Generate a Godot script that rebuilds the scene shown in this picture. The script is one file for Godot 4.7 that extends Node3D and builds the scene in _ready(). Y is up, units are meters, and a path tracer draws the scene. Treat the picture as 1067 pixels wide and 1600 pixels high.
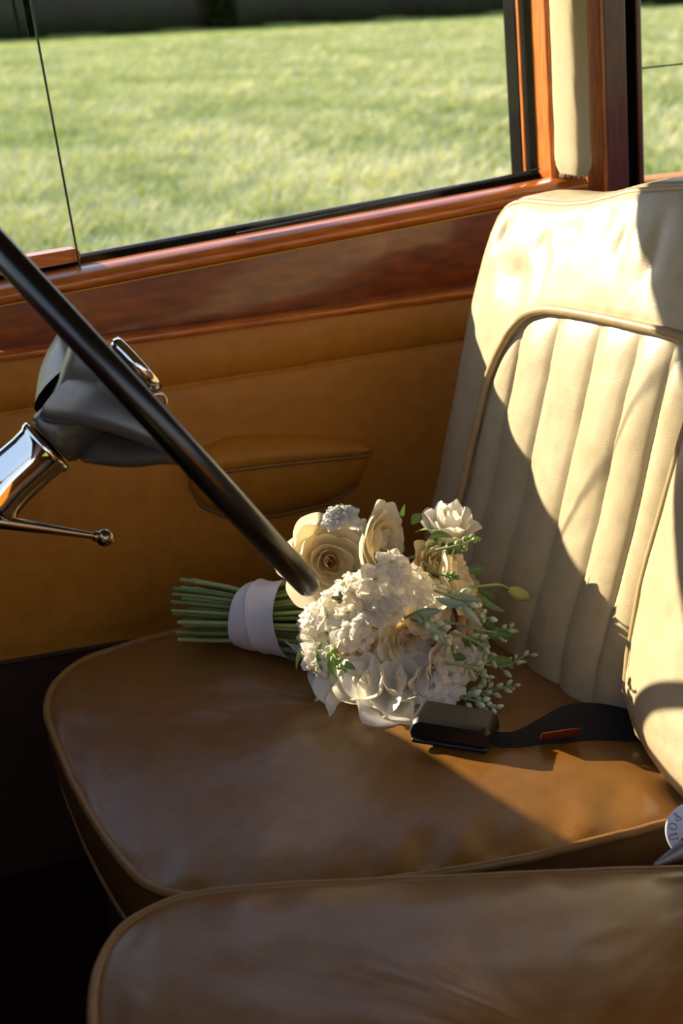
extends Node3D
# The front seats of an old car with a bridal bouquet on the driver's cushion.
# Axes: x towards the rear of the car, y up, z towards the passenger side (where the camera stands). Metres.

const UP := Vector3.UP
var rng := RandomNumberGenerator.new()
var mt := {}
var nz := FastNoiseLite.new()

# ---------------------------------------------------------------- mesh collector
class Shape:
	var v := PackedVector3Array()
	var c := PackedColorArray()
	var idx := PackedInt32Array()
	var tint := Color.WHITE

	func pt(p: Vector3, col = null) -> int:
		v.append(p)
		c.append(tint if col == null else col)
		return v.size() - 1

	func tri(a: int, b: int, d: int) -> void:
		idx.append(a); idx.append(b); idx.append(d)

	func quad(a: int, b: int, d: int, e: int) -> void:
		tri(a, b, d); tri(a, d, e)

	# rows of points joined by quads
	func grid(rows: Array, closed := false, flip := false, cols = null) -> void:
		var first := []
		for r in rows.size():
			first.append(v.size())
			for k in rows[r].size():
				pt(rows[r][k], null if cols == null else cols[r][k])
		for r in rows.size() - 1:
			var n: int = rows[r].size()
			for k in (n if closed else n - 1):
				var k2: int = (k + 1) % n
				var a: int = first[r] + k
				var b: int = first[r] + k2
				var d: int = first[r + 1] + k2
				var e: int = first[r + 1] + k
				if flip: quad(a, e, d, b)
				else: quad(a, b, d, e)

	func fan(centre: Vector3, ring: Array, flip := false) -> void:
		var m := pt(centre)
		var f := v.size()
		for p in ring: pt(p)
		var n := ring.size()
		for k in n:
			if flip: tri(m, f + (k + 1) % n, f + k)
			else: tri(m, f + k, f + (k + 1) % n)

	# a tube along a path; radius may be a number or one per point; flat squashes it along the frame's second axis
	func tube(path: Array, radius, seg := 10, loop := false, flat := 1.0, caps := true, hint := Vector3.UP) -> void:
		var n := path.size()
		var rows := []
		var side := Vector3.ZERO
		for i in n:
			var a: Vector3 = path[(i - 1 + n) % n] if loop or i > 0 else path[i]
			var b: Vector3 = path[(i + 1) % n] if loop or i < n - 1 else path[i]
			var t := (b - a).normalized()
			if side == Vector3.ZERO:
				side = t.cross(hint)
				if side.length() < 0.05: side = t.cross(Vector3.RIGHT)
			side = (side - t * side.dot(t)).normalized()
			var up := side.cross(t).normalized()
			var r: float = radius[i] if radius is Array else radius
			var ring := []
			for k in seg:
				var an := TAU * k / seg
				ring.append(path[i] + side * cos(an) * r + up * sin(an) * r * flat)
			rows.append(ring)
		if loop: rows.append(rows[0])
		grid(rows, true)
		if caps and not loop:
			fan(path[0], rows[0], true)
			fan(path[n - 1], rows[n - 1])

	# a profile of (height along axis, radius) turned about the y axis of a frame
	func lathe(frame: Transform3D, prof: Array, seg := 32, squash := Vector2.ONE) -> void:
		var rows := []
		for p in prof:
			var ring := []
			for k in seg:
				var an := TAU * k / seg
				ring.append(frame * Vector3(cos(an) * p.y * squash.x, p.x, sin(an) * p.y * squash.y))
			rows.append(ring)
		grid(rows, true)

	func ball(at: Vector3, r: Vector3, basis := Basis.IDENTITY, seg := 10, rings := 7) -> void:
		var rows := []
		for i in rings + 1:
			var a := PI * i / rings
			var ring := []
			for k in seg:
				var an := TAU * k / seg
				ring.append(at + basis * (Vector3(cos(an) * sin(a), cos(a), sin(an) * sin(a)) * r))
			rows.append(ring)
		grid(rows, true)

	# a closed outline moved through frames (the outline lies in each frame's x-y plane)
	func sweep(outline: PackedVector2Array, frames: Array, caps := true) -> void:
		var rows := []
		for f in frames:
			var ring := []
			for p in outline: ring.append(f * Vector3(p.x, p.y, 0))
			rows.append(ring)
		grid(rows, true)
		if caps:
			var t := Geometry2D.triangulate_polygon(outline)
			for e in [0, rows.size() - 1]:
				var f := v.size()
				for p in rows[e]: pt(p)
				for k in range(0, t.size(), 3):
					if e == 0: tri(f + t[k], f + t[k + 2], f + t[k + 1])
					else: tri(f + t[k], f + t[k + 1], f + t[k + 2])

	# a box with chamfered edges
	func box(frame: Transform3D, size: Vector3, bevel := 0.003) -> void:
		var h := size / 2.0
		bevel = minf(bevel, minf(h.x, minf(h.y, h.z)) * 0.9)
		var o := PackedVector2Array()
		for q in [[1, 1], [-1, 1], [-1, -1], [1, -1]]:
			var s := Vector2(q[0], q[1])
			var a := Vector2(s.x * h.x, s.y * (h.y - bevel))
			var b := Vector2(s.x * (h.x - bevel), s.y * h.y)
			if s.x * s.y > 0: o.append(a); o.append(b)
			else: o.append(b); o.append(a)
		var small := PackedVector2Array()
		for p in o: small.append(Vector2(p.x * (h.x - bevel) / h.x, p.y * (h.y - bevel) / h.y))
		var rows := []
		for q in [[-h.z, small], [-h.z + bevel, o], [h.z - bevel, o], [h.z, small]]:
			var ring := []
			for p in q[1]: ring.append(frame * Vector3(p.x, p.y, q[0]))
			rows.append(ring)
		grid(rows, true)
		fan(frame * Vector3(0, 0, -h.z), rows[0], true)
		fan(frame * Vector3(0, 0, h.z), rows[3])

	func done(crease := 0.6) -> ArrayMesh:
		var nf := idx.size() / 3
		var fn := PackedVector3Array()
		fn.resize(nf)
		var acc := PackedVector3Array()
		acc.resize(v.size())
		# points at the same place share their normals
		var same := {}
		var rep := PackedInt32Array()
		rep.resize(v.size())
		for i in v.size():
			var key := Vector3i((v[i] * 200000.0).round())
			if not same.has(key): same[key] = i
			rep[i] = same[key]
		for f in nf:
			var a := v[idx[f * 3]]
			var n := (v[idx[f * 3 + 2]] - a).cross(v[idx[f * 3 + 1]] - a)
			fn[f] = n
			for k in 3: acc[rep[idx[f * 3 + k]]] += n
		var arr := []
		arr.resize(Mesh.ARRAY_MAX)
		if crease <= -1.0:
			var nn := PackedVector3Array()
			nn.resize(v.size())
			for i in v.size(): nn[i] = acc[rep[i]].normalized()
			arr[Mesh.ARRAY_VERTEX] = v
			arr[Mesh.ARRAY_NORMAL] = nn
			arr[Mesh.ARRAY_COLOR] = c
			arr[Mesh.ARRAY_INDEX] = idx
		else:
			var vs := PackedVector3Array()
			var ns := PackedVector3Array()
			var cs := PackedColorArray()
			vs.resize(idx.size()); ns.resize(idx.size()); cs.resize(idx.size())
			var around := []
			around.resize(v.size())
			for f in nf:
				for k in 3:
					var r := rep[idx[f * 3 + k]]
					if around[r] == null: around[r] = [f]
					else: around[r].append(f)
			for f in nf:
				var u := fn[f].normalized()
				for k in 3:
					var i := idx[f * 3 + k]
					var s := Vector3.ZERO
					for g in around[rep[i]]:
						if fn[g].normalized().dot(u) > crease: s += fn[g]
					vs[f * 3 + k] = v[i]
					ns[f * 3 + k] = s.normalized() if s.length() > 0.0 else u
					cs[f * 3 + k] = c[i]
			arr[Mesh.ARRAY_VERTEX] = vs
			arr[Mesh.ARRAY_NORMAL] = ns
			arr[Mesh.ARRAY_COLOR] = cs
		var m := ArrayMesh.new()
		m.add_surface_from_arrays(Mesh.PRIMITIVE_TRIANGLES, arr)
		return m

# ---------------------------------------------------------------- nodes
func numbered(called: String) -> String:
	if not has_node(NodePath(called)): return called
	var k := 1
	while has_node(NodePath("%s_%03d" % [called, k])): k += 1
	return "%s_%03d" % [called, k]

func part_name(parent: Node, called: String) -> String:
	if not parent.has_node(NodePath(called)): return called
	var k := 1
	while parent.has_node(NodePath("%s_%03d" % [called, k])): k += 1
	return "%s_%03d" % [called, k]

func put(called: String, mesh: Mesh, m: Material, parent: Node = null) -> MeshInstance3D:
	var o := MeshInstance3D.new()
	o.mesh = mesh
	o.material_override = m
	o.cast_shadow = GeometryInstance3D.SHADOW_CASTING_SETTING_ON
	if parent == null:
		o.name = numbered(called)
		add_child(o, true)
	else:
		o.name = part_name(parent, called)
		parent.add_child(o, true)
	return o

func obj(called: String, s: Shape, m: Material, parent: Node = null, crease := 0.6) -> MeshInstance3D:
	return put(called, s.done(crease), m, parent)

func thing(called: String, label: String, category: String, at := Vector3.ZERO, group := "") -> Node3D:
	var o := Node3D.new()
	o.name = numbered(called)
	add_child(o)
	o.position = at
	tag(o, label, category, group)
	return o

func tag(o: Node, label: String, category := "", group := "", kind := "") -> void:
	o.set_meta("label", label)
	if category: o.set_meta("category", category)
	if group: o.set_meta("group", group)
	if kind: o.set_meta("kind", kind)

func structure(called: String, label: String) -> Node3D:
	var o := Node3D.new()
	o.name = numbered(called)
	add_child(o)
	tag(o, label, "", "", "structure")
	return o

func V(x: float, y: float, z: float) -> Vector3: return Vector3(x, y, z)
func at(x: float, y: float, z: float) -> Transform3D: return Transform3D(Basis.IDENTITY, Vector3(x, y, z))

func along(y_axis: Vector3, origin: Vector3, hint := Vector3.UP) -> Transform3D:
	var y := y_axis.normalized()
	var x := hint.cross(y)
	if x.length() < 0.05: x = Vector3.RIGHT.cross(y)
	x = x.normalized()
	return Transform3D(Basis(x, y, x.cross(y).normalized()), origin)

# smooth path through points
func curve(pts: Array, each := 8, loop := false) -> Array:
	var out := []
	var n := pts.size()
	for i in (n if loop else n - 1):
		var p0 = pts[(i - 1 + n) % n] if loop or i > 0 else pts[i] * 2.0 - pts[i + 1]
		var p1 = pts[i]
		var p2 = pts[(i + 1) % n]
		var p3 = pts[(i + 2) % n] if loop or i < n - 2 else p2 * 2.0 - p1
		for k in each:
			var t := float(k) / each
			out.append(0.5 * (2.0 * p1 + (p2 - p0) * t + (2.0 * p0 - 5.0 * p1 + 4.0 * p2 - p3) * t * t + (3.0 * p1 - p0 - 3.0 * p2 + p3) * t * t * t))
	if not loop: out.append(pts[n - 1])
	return out

# linear look-up in a list of Vector2(x, y)
func look(list: Array, x: float) -> float:
	if x <= list[0].x: return list[0].y
	for i in list.size() - 1:
		if x <= list[i + 1].x:
			return lerpf(list[i].y, list[i + 1].y, (x - list[i].x) / (list[i + 1].x - list[i].x))
	return list[-1].y

# ---------------------------------------------------------------- materials
func noise_tex(freq: float, octaves: int, ramp = null, seed_ := 1, kind := FastNoiseLite.TYPE_SIMPLEX_SMOOTH, size := 512) -> NoiseTexture2D:
	var f := FastNoiseLite.new()
	f.noise_type = kind
	f.frequency = freq
	f.seed = seed_
	f.fractal_octaves = octaves
	if kind == FastNoiseLite.TYPE_CELLULAR:
		f.cellular_return_type = FastNoiseLite.RETURN_DISTANCE2_SUB
	var t := NoiseTexture2D.new()
	t.width = size; t.height = size
	t.seamless = true
	t.noise = f
	if ramp != null:
		var g := Gradient.new()
		g.offsets = PackedFloat32Array(ramp[0])
		g.colors = PackedColorArray(ramp[1])
		t.color_ramp = g
	return t

func normal_tex(freq: float, octaves: int, strength: float, seed_ := 1, kind := FastNoiseLite.TYPE_SIMPLEX_SMOOTH) -> NoiseTexture2D:
	var t := noise_tex(freq, octaves, null, seed_, kind)
	t.as_normal_map = true
	t.bump_strength = strength
	return t

func mat(color: Color, rough := 0.6, metal := 0.0, spec := 0.5) -> StandardMaterial3D:
	var m := StandardMaterial3D.new()
	m.albedo_color = color
	m.roughness = rough
	m.metallic = metal
	m.metallic_specular = spec
	return m

func tri_map(m: StandardMaterial3D, scale_: Vector3) -> void:
	m.uv1_triplanar = true
	m.uv1_world_triplanar = true
	m.uv1_scale = scale_

func make_materials() -> void:
	var grain := normal_tex(0.09, 2, 5.0, 3, FastNoiseLite.TYPE_CELLULAR)
	var mottle := noise_tex(0.008, 4, [[0.0, 0.5, 1.0], [Color(0.90, 0.885, 0.86), Color(0.96, 0.955, 0.945), Color(1, 1, 1)]], 5)
	for q in [["leather_cushion", Color(0.50, 0.335, 0.135), 0.34], ["leather_back", Color(0.76, 0.70, 0.56), 0.36], ["leather_door", Color(0.76, 0.49, 0.125), 0.55], ["leather_piping", Color(0.56, 0.40, 0.20), 0.42], ["leather_piping_back", Color(0.70, 0.60, 0.42), 0.40], ["leather_boxing_shaded", Color(0.38, 0.235, 0.095), 0.4], ["leather_dark", Color(0.22, 0.10, 0.05), 0.6]]:  # boxing is the cushion leather with footwell shade painted into its colour
		var m := mat(q[1], q[2], 0.0, 0.5)
		m.albedo_texture = mottle
		m.normal_enabled = true
		m.normal_texture = grain
		m.normal_scale = 0.13
		tri_map(m, Vector3.ONE * 7.0)
		mt[q[0]] = m
	var streak := noise_tex(0.02, 5, [[0.0, 0.4, 0.62, 1.0], [Color(0.55, 0.26, 0.07), Color(0.70, 0.36, 0.10), Color(0.78, 0.43, 0.13), Color(0.86, 0.51, 0.18)]], 8)
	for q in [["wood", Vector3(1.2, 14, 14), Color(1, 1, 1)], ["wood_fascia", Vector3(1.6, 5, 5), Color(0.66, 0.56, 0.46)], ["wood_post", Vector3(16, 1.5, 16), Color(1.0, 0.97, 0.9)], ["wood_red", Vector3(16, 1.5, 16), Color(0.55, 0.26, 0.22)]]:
		var m := mat(q[2], 0.34, 0.0, 0.5)
		m.albedo_texture = streak
		m.clearcoat_enabled = true
		m.clearcoat = 0.6
		m.clearcoat_roughness = 0.12
		tri_map(m, q[1])
		mt[q[0]] = m
	mt.inlay = mat(Color(0.74, 0.54, 0.20), 0.35)
	mt.rubber = mat(Color(0.02, 0.02, 0.02), 0.8, 0.0, 0.15)
	mt.channel = mat(Color(0.055, 0.05, 0.043), 0.85, 0.0, 0.15)
	var cloth := mat(Color(0.74, 0.68, 0.55), 0.9, 0.0, 0.2)
	cloth.normal_enabled = true
	cloth.normal_texture = normal_tex(0.03, 4, 6.0, 9)
	cloth.normal_scale = 0.15
	tri_map(cloth, Vector3.ONE * 6.0)
	mt.cloth = cloth
	mt.headlining = mat(Color(0.52, 0.45, 0.34), 0.95, 0.0, 0.1)
	mt.paint = mat(Color(0.03, 0.03, 0.035), 0.25)
	var carpet := mat(Color(0.16, 0.06, 0.04), 1.0, 0.0, 0.1)
	carpet.normal_enabled = true
	carpet.normal_texture = normal_tex(0.2, 3, 8.0, 12)
	tri_map(carpet, Vector3.ONE * 8.0)
	mt.carpet = carpet
	var glass := mat(Color(0.35, 0.42, 0.38, 0.006), 0.03, 0.0, 0.22)
	glass.transparency = BaseMaterial3D.TRANSPARENCY_ALPHA
	mt.glass = glass
	mt.glass_edge = mat(Color(0.16, 0.2, 0.17), 0.3)
	mt.chrome = mat(Color(0.86, 0.84, 0.80), 0.07, 1.0)
	mt.chrome_worn = mat(Color(0.62, 0.55, 0.45), 0.22, 1.0)
	var rim := mat(Color(0.05, 0.037, 0.028), 0.3, 0.0, 0.5)
	rim.clearcoat_enabled = true
	rim.clearcoat = 0.4
	rim.clearcoat_roughness = 0.2
	mt.rim = rim
	var alu := mat(Color(0.44, 0.40, 0.345), 0.32, 0.45)
	alu.albedo_texture = noise_tex(0.03, 4, [[0.0, 0.5, 1.0], [Color(0.80, 0.79, 0.77), Color(0.92, 0.91, 0.9), Color(1, 1, 1)]], 21)
	tri_map(alu, Vector3.ONE * 6.0)
	mt.alu = alu
	mt.spoke = mat(Color(0.10, 0.08, 0.065), 0.3, 0.35)
	mt.black_plastic = mat(Color(0.05, 0.047, 0.045), 0.42)
	var web := mat(Color(0.035, 0.03, 0.028), 0.85)
	mt.webbing = web
	mt.red_label = mat(Color(0.45, 0.14, 0.06), 0.7)
	mt.tag_white = mat(Color(0.92, 0.93, 0.95), 0.35)
	mt.ink_blue = mat(Color(0.05, 0.22, 0.48), 0.6)
	mt.grey_metal = mat(Color(0.46, 0.49, 0.48), 0.45, 0.5)
	# flowers: vertex colours carry the petals' own tints
	var petal := mat(Color.WHITE, 0.62, 0.0, 0.35)
	petal.vertex_color_use_as_albedo = true
	petal.backlight_enabled = true
	petal.backlight = Color(1.0, 0.97, 0.88)
	mt.petal = petal
	var leaf := mat(Color.WHITE, 0.5, 0.0, 0.45)
	leaf.vertex_color_use_as_albedo = true
	leaf.backlight_enabled = true
	leaf.backlight = Color(0.45, 0.52, 0.25)
	mt.leaf = leaf
	var stem := mat(Color.WHITE, 0.45, 0.0, 0.5)
	stem.vertex_color_use_as_albedo = true
	mt.stem = stem
	var satin := mat(Color(0.83, 0.80, 0.80), 0.38, 0.0, 0.5)
	satin.rim_enabled = true
	satin.rim = 0.5
	mt.satin = satin
	# outdoors
	var soil := mat(Color.WHITE, 1.0, 0.0, 0.1)
	soil.albedo_texture = noise_tex(0.012, 5, [[0.0, 0.45, 0.6, 1.0], [Color(0.36, 0.42, 0.16), Color(0.52, 0.56, 0.26), Color(0.62, 0.63, 0.34), Color(0.76, 0.73, 0.48)]], 31)
	tri_map(soil, Vector3.ONE * 0.11)
	mt.soil = soil
	var blade := mat(Color.WHITE, 0.8, 0.0, 0.2)
	blade.vertex_color_use_as_albedo = true
	blade.backlight_enabled = true
	blade.backlight = Color(0.62, 0.70, 0.30)
	mt.blade = blade
	mt.bark = mat(Color(0.16, 0.12, 0.08), 0.95)
	var crown := mat(Color(0.11, 0.155, 0.055), 0.9, 0.0, 0.03)
	mt.crown = crown

# ---------------------------------------------------------------- the scene
const BACK_ANGLE := 13.0          # the seat backs lean this far
const SUN_WAY := Vector3(1.0, -0.72, 1.32)

func _ready() -> void:
	rng.seed = 11
	nz.seed = 4
	nz.frequency = 1.0
	light_and_camera()
	make_materials()
	outdoors()
	car_shell()
	door()
	pillar()
	seats()
	wheel()
	belt()
	bouquet()
	round_tag()

func light_and_camera() -> void:
	var cam := Camera3D.new()
	cam.name = "camera"
	var yaw := deg_to_rad(22.0)
	var pitch := deg_to_rad(19.7)
	var roll := deg_to_rad(3.0)
	var fwd := Vector3(sin(yaw) * cos(pitch), -sin(pitch), -cos(yaw) * cos(pitch))
	var right := fwd.cross(UP).normalized()
	var up := right.cross(fwd)
	var r2 := right * cos(roll) - up * sin(roll)
	var u2 := right * sin(roll) + up * cos(roll)
	cam.transform = Transform3D(Basis(r2, u2, -fwd), Vector3(0, 1.47, 0))
	cam.fov = 39.6
	var lens := CameraAttributesPhysical.new()
	lens.frustum_focal_length = 33.33
	lens.frustum_focus_distance = 1.52
	lens.exposure_aperture = 4.2
	lens.frustum_near = 0.05
	lens.frustum_far = 800.0
	cam.attributes = lens
	add_child(cam)
	cam.current = true

	var sky := ProceduralSkyMaterial.new()
	sky.sky_top_color = Color(0.56, 0.66, 0.80)
	sky.sky_horizon_color = Color(0.90, 0.90, 0.88)
	sky.ground_bottom_color = Color(0.25, 0.28, 0.14)
	sky.ground_horizon_color = Color(0.45, 0.48, 0.32)
	sky.sun_angle_max = 12.0
	sky.energy_multiplier = 1.9
	var env := Environment.new()
	env.background_mode = Environment.BG_SKY
	env.sky = Sky.new()
	env.sky.sky_material = sky
	env.tonemap_mode = Environment.TONE_MAPPER_LINEAR
	env.tonemap_exposure = 1.3
	env.sdfgi_enabled = true
	env.ssao_enabled = true
	env.ssil_enabled = true
	var world := WorldEnvironment.new()
	world.name = "world"
	world.environment = env
	add_child(world)

	var sun := DirectionalLight3D.new()
	sun.name = "sun"
	add_child(sun)
	sun.look_at_from_position(Vector3.ZERO, SUN_WAY, UP)
	sun.light_color = Color(1.0, 0.94, 0.83)
	sun.light_energy = 3.0
	sun.light_angular_distance = 0.53
	sun.shadow_enabled = true

# ---------------------------------------------------------------- field and trees
func outdoors() -> void:
	var g := Shape.new()
	var rows := []
	for i in 3:
		var row := []
		for k in 3: row.append(V(-180 + 220 * k, 0.0, -260 + 150 * i))
		rows.append(row)
	g.grid(rows, false, true)
	var ground := obj("ground", g, mt.soil)
	tag(ground, "sunlit yellow-green meadow ground outside the car window", "", "", "structure")
	# grass in tufts
	var b := Shape.new()
	for k in 11:
		var a := TAU * k / 11.0 + rng.randf() * 0.5
		var d := V(cos(a), 0, sin(a))
		var s := V(-d.z, 0, d.x)
		var h := 0.09 + 0.09 * rng.randf()
		var o := d * 0.05 * rng.randf() + s * 0.04 * (rng.randf() - 0.5)
		var w := 0.006 + 0.004 * rng.randf()
		var shade := 0.85 + 0.3 * rng.randf()
		b.tint = Color(shade, shade, shade)
		var bend := 0.03 + 0.09 * rng.randf()
		b.grid([[o - s * w, o + s * w], [o + V(0, h * 0.6, 0) + d * bend * 0.35 - s * w * 0.8, o + V(0, h * 0.6, 0) + d * bend * 0.35 + s * w * 0.8], [o + V(0, h, 0) + d * bend - s * w * 0.1, o + V(0, h, 0) + d * bend + s * w * 0.1]])
	var mm := MultiMesh.new()
	mm.transform_format = MultiMesh.TRANSFORM_3D
	mm.use_colors = true
	mm.mesh = b.done(-1.0)
	var count := 60000
	mm.instance_count = count
	for i in count:
		var d := 3.6 + 62.0 * pow(rng.randf(), 1.7)
		var az := deg_to_rad(rng.randf_range(2.0, 42.0))
		var p := V(d * tan(az), 0, -d - 1.9)
		var patch := nz.get_noise_2d(p.x * 0.35, p.z * 0.16) + 0.7 * nz.get_noise_2d(p.x * 1.3 + 40, p.z * 0.9)
		var s := (0.55 + 0.55 * rng.randf() + 0.35 * patch) * (1.0 + d * 0.02)
		s = maxf(s, 0.3)
		mm.set_instance_transform(i, Transform3D(Basis(UP, rng.randf() * TAU).scaled(V(s * 1.3, s, s * 1.3)), p))
		var dry := clampf(0.5 + 0.75 * patch + rng.randf_range(-0.3, 0.3), 0.0, 1.0)
		mm.set_instance_color(i, Color(0.345, 0.38, 0.165).lerp(Color(0.72, 0.655, 0.42), dry))
	var grass := MultiMeshInstance3D.new()
	grass.name = "meadow_grass"
	grass.multimesh = mm
	grass.material_override = mt.blade
	tag(grass, "short yellow-green meadow grass filling the view through the window", "grass", "", "stuff")
	add_child(grass)
	# trees along the far edge: leafy down to the ground
	var kinds := []
	for k in 3:
		var c := Shape.new()
		for n in 3000:
			var u := rng.randf_range(-1.0, 1.0)
			var a := rng.randf() * TAU
			var rr := pow(1.0 - u * u if u > 0.0 else 1.0 - pow(u, 8.0), 0.5) * (0.80 + 0.2 * rng.randf())
			var p := V(cos(a) * rr * 3.2, 5.4 + u * 5.4, sin(a) * rr * 3.2)
			p += V(nz.get_noise_3d(p.x * 0.4, p.y * 0.4, k * 9.0), 0, nz.get_noise_3d(p.x * 0.4 + 30, p.y * 0.4, k * 9.0)) * 0.7
			var q := Basis(V(rng.randf() - 0.5, rng.randf() - 0.5, rng.randf() - 0.5).normalized(), rng.randf() * TAU)
			var s := 0.28 + 0.25 * rng.randf()
			c.quad(c.pt(p + q * V(-s, 0, 0)), c.pt(p + q * V(0, s * 0.5, s * 0.5)), c.pt(p + q * V(s, 0, 0)), c.pt(p + q * V(0, s * 0.3, -s * 0.5)))
		var t := Shape.new()
		t.tube(curve([V(0, -0.1, 0), V(0.1, 2.5, 0.05), V(-0.05, 5.5, 0.1), V(0.1, 9, 0)], 4), [0.34, 0.32, 0.31, 0.3, 0.29, 0.28, 0.27, 0.26, 0.24, 0.2, 0.16, 0.12, 0.08], 9)
		var core := []
		for j in 9:
			var u := j / 4.0 - 1.0
			var row := []
			for i in 14:
				var rr := pow(1.0 - u * u if u > 0.0 else 1.0 - pow(u, 8.0), 0.5) * 2.5 * (1.0 + 0.12 * sin(i * 2.3 + j))
				row.append(V(cos(TAU * i / 14.0) * rr, 5.4 + u * 5.2, sin(TAU * i / 14.0) * rr))
			core.append(row)
		c.grid(core, true)
		kinds.append([c.done(-2.0), t.done(-2.0)])
	for k in 36:
		var f := (k / 2) / 17.0
		var line := V(-18, 0, -128).lerp(V(118, 0, -82), f)
		if k % 2: line += V(1.4, 0, -9.6)
		var o := thing("field_tree", "dark leafy tree standing in the shaded row along the far meadow edge", "tree", line, "dark trees along the far edge of the meadow")
		o.rotation.y = rng.randf() * TAU
		o.scale = V(1, rng.randf_range(0.9, 1.25), 1)
		put("foliage", kinds[k % 3][0], mt.crown, o).set_meta("kind", "stuff")
		put("trunk", kinds[k % 3][1], mt.bark, o)

	var hs := Shape.new()
	var ends := [V(-40, 0, -150), V(150, 0, -96)]
	for n in 9000:
		var f := rng.randf()
		var p: Vector3 = ends[0].lerp(ends[1], f) + V(0, 5.0 * pow(rng.randf(), 0.8), 0) + V(0.3, 0, 1.0) * rng.randf_range(-1.0, 1.0)
		var q := Basis(V(rng.randf() - 0.5, rng.randf() - 0.5, rng.randf() - 0.5).normalized(), rng.randf() * TAU)
		var z := 0.4 + 0.4 * rng.randf()
		hs.quad(hs.pt(p + q * V(-z, 0, 0)), hs.pt(p + q * V(0, z * 0.5, z * 0.5)), hs.pt(p + q * V(z, 0, 0)), hs.pt(p + q * V(0, z * 0.3, -z * 0.5)))
	for w in [-0.7, 0.7]: hs.grid([[ends[0] + V(0.3, 0, 1) * w, ends[1] + V(0.3, 0, 1) * w], [ends[0] + V(0.3 * w, 5, w), ends[1] + V(0.3 * w, 5, w)]])
	var hedge := obj("field_hedge", hs, mt.crown, null, -2.0)
	tag(hedge, "long dark hedge closing off the meadow behind the row of trees", "hedge", "", "stuff")

# ---------------------------------------------------------------- car body round the seats
func slab(called: String, label: String, lo: Vector3, hi: Vector3, m: Material, bevel := 0.01) -> MeshInstance3D:
	var s := Shape.new()
	s.box(at((lo.x + hi.x) / 2, (lo.y + hi.y) / 2, (lo.z + hi.z) / 2), hi - lo, bevel)
	var o := obj(called, s, m)
	tag(o, label, "", "", "structure")
	return o

func car_shell() -> void:
	slab("floor", "dark reddish carpeted car floor below the seats", V(-0.6, 0.28, -1.9), V(2.3, 0.33, -0.25), mt.carpet)
	slab("ceiling", "beige cloth headlining of the car roof over the seats", V(-0.06, 1.60, -1.93), V(2.3, 1.66, -0.22), mt.headlining, 0.02)
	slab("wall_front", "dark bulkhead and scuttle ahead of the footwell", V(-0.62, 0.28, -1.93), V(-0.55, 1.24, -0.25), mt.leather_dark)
	slab("wall_scuttle", "black scuttle panel below the windscreen", V(-0.9, 1.24, -1.85), V(-0.15, 1.30, -0.3), mt.paint, 0.015)  # out of view, raised to block sun from the passenger cushion
	slab("wall_dash", "dark dashboard panel under the windscreen", V(-0.22, 0.86, -1.80), V(-0.17, 1.28, -0.34), mt.wood_red, 0.015)  # unseen, made tall along with the scuttle to stop the sun
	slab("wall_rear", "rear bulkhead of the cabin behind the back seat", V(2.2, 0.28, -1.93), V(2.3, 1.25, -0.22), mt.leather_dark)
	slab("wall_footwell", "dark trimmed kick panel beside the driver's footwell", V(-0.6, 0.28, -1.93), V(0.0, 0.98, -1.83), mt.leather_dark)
	slab("wall_passenger", "rear quarter panel on the passenger side", V(1.1, 0.28, -0.30), V(2.3, 1.18, -0.22), mt.leather_door)
	slab("wall_added_door", "added unseen lower half of a passenger door, put in to block low light", V(-0.2, 0.36, -0.30), V(1.07, 1.12, -0.22), mt.leather_door)  # added out of view to keep low light off the lower cabin
	slab("trim_sill", "dark door sill on the passenger side", V(-0.6, 0.25, -0.30), V(1.1, 0.38, -0.2), mt.paint)
	slab("wall_rear_door", "rear door panel behind the driver's door", V(1.13, 0.28, -1.93), V(2.3, 1.19, -1.86), mt.leather_door)
	slab("trim_passenger", "centre post on the passenger side of the car", V(1.06, 0.3, -0.32), V(1.14, 1.62, -0.24), mt.wood_post)
	slab("trim_header", "wooden header rail over the windscreen", V(-0.08, 1.54, -1.86), V(-0.02, 1.62, -0.24), mt.wood, 0.015)
	# windscreen posts, leaning back
	var s := Shape.new()
	for q in [[-1.83, 0.0], [-0.26, -0.20]]:
		s.tube([V(-0.20 + q[1], 1.25, q[0]), V(-0.12 + q[1], 1.45, q[0]), V(-0.04 + q[1] * 0.4, 1.62, q[0])], 0.024, 10)
	s.box(at(-0.19, 1.42, -1.77), V(0.12, 0.40, 0.18), 0.02)  # added block that keeps the sun off the passenger cushion
	var posts := obj("trim_windscreen", s, mt.paint)
	tag(posts, "slim black posts at either end of the windscreen, with an added block stopping the sun", "", "", "structure")
	var ws := structure("window_2", "flat windscreen glass ahead of the steering wheel")
	var p := Shape.new()
	p.box(Transform3D(Basis(Vector3.FORWARD, -0.43), V(-0.12, 1.43, -1.045)), V(0.004, 0.34, 1.50), 0.001)
	obj("glass_pane", p, mt.glass, ws)

# ---------------------------------------------------------------- driver's door
const DZ := -1.80                 # inner face of the door
func belt_y(x: float) -> float: return 1.140 + 0.0685 * x

func rail(prof: Array, x0: float, x1: float, slope: float, dense := 6) -> Shape:
	# a moulding along the door: prof holds (z inwards from the door face, y) pairs
	var s := Shape.new()
	var o := PackedVector2Array(prof)
	var fr := []
	for k in dense + 1:
		var x := lerpf(x0, x1, float(k) / dense)
		fr.append(Transform3D(Basis(V(0, 0, 1), V(0, 1, 0), V(-1, 0, 0)), V(x, slope * x, DZ)))
	s.sweep(o, fr)
	return s

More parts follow.
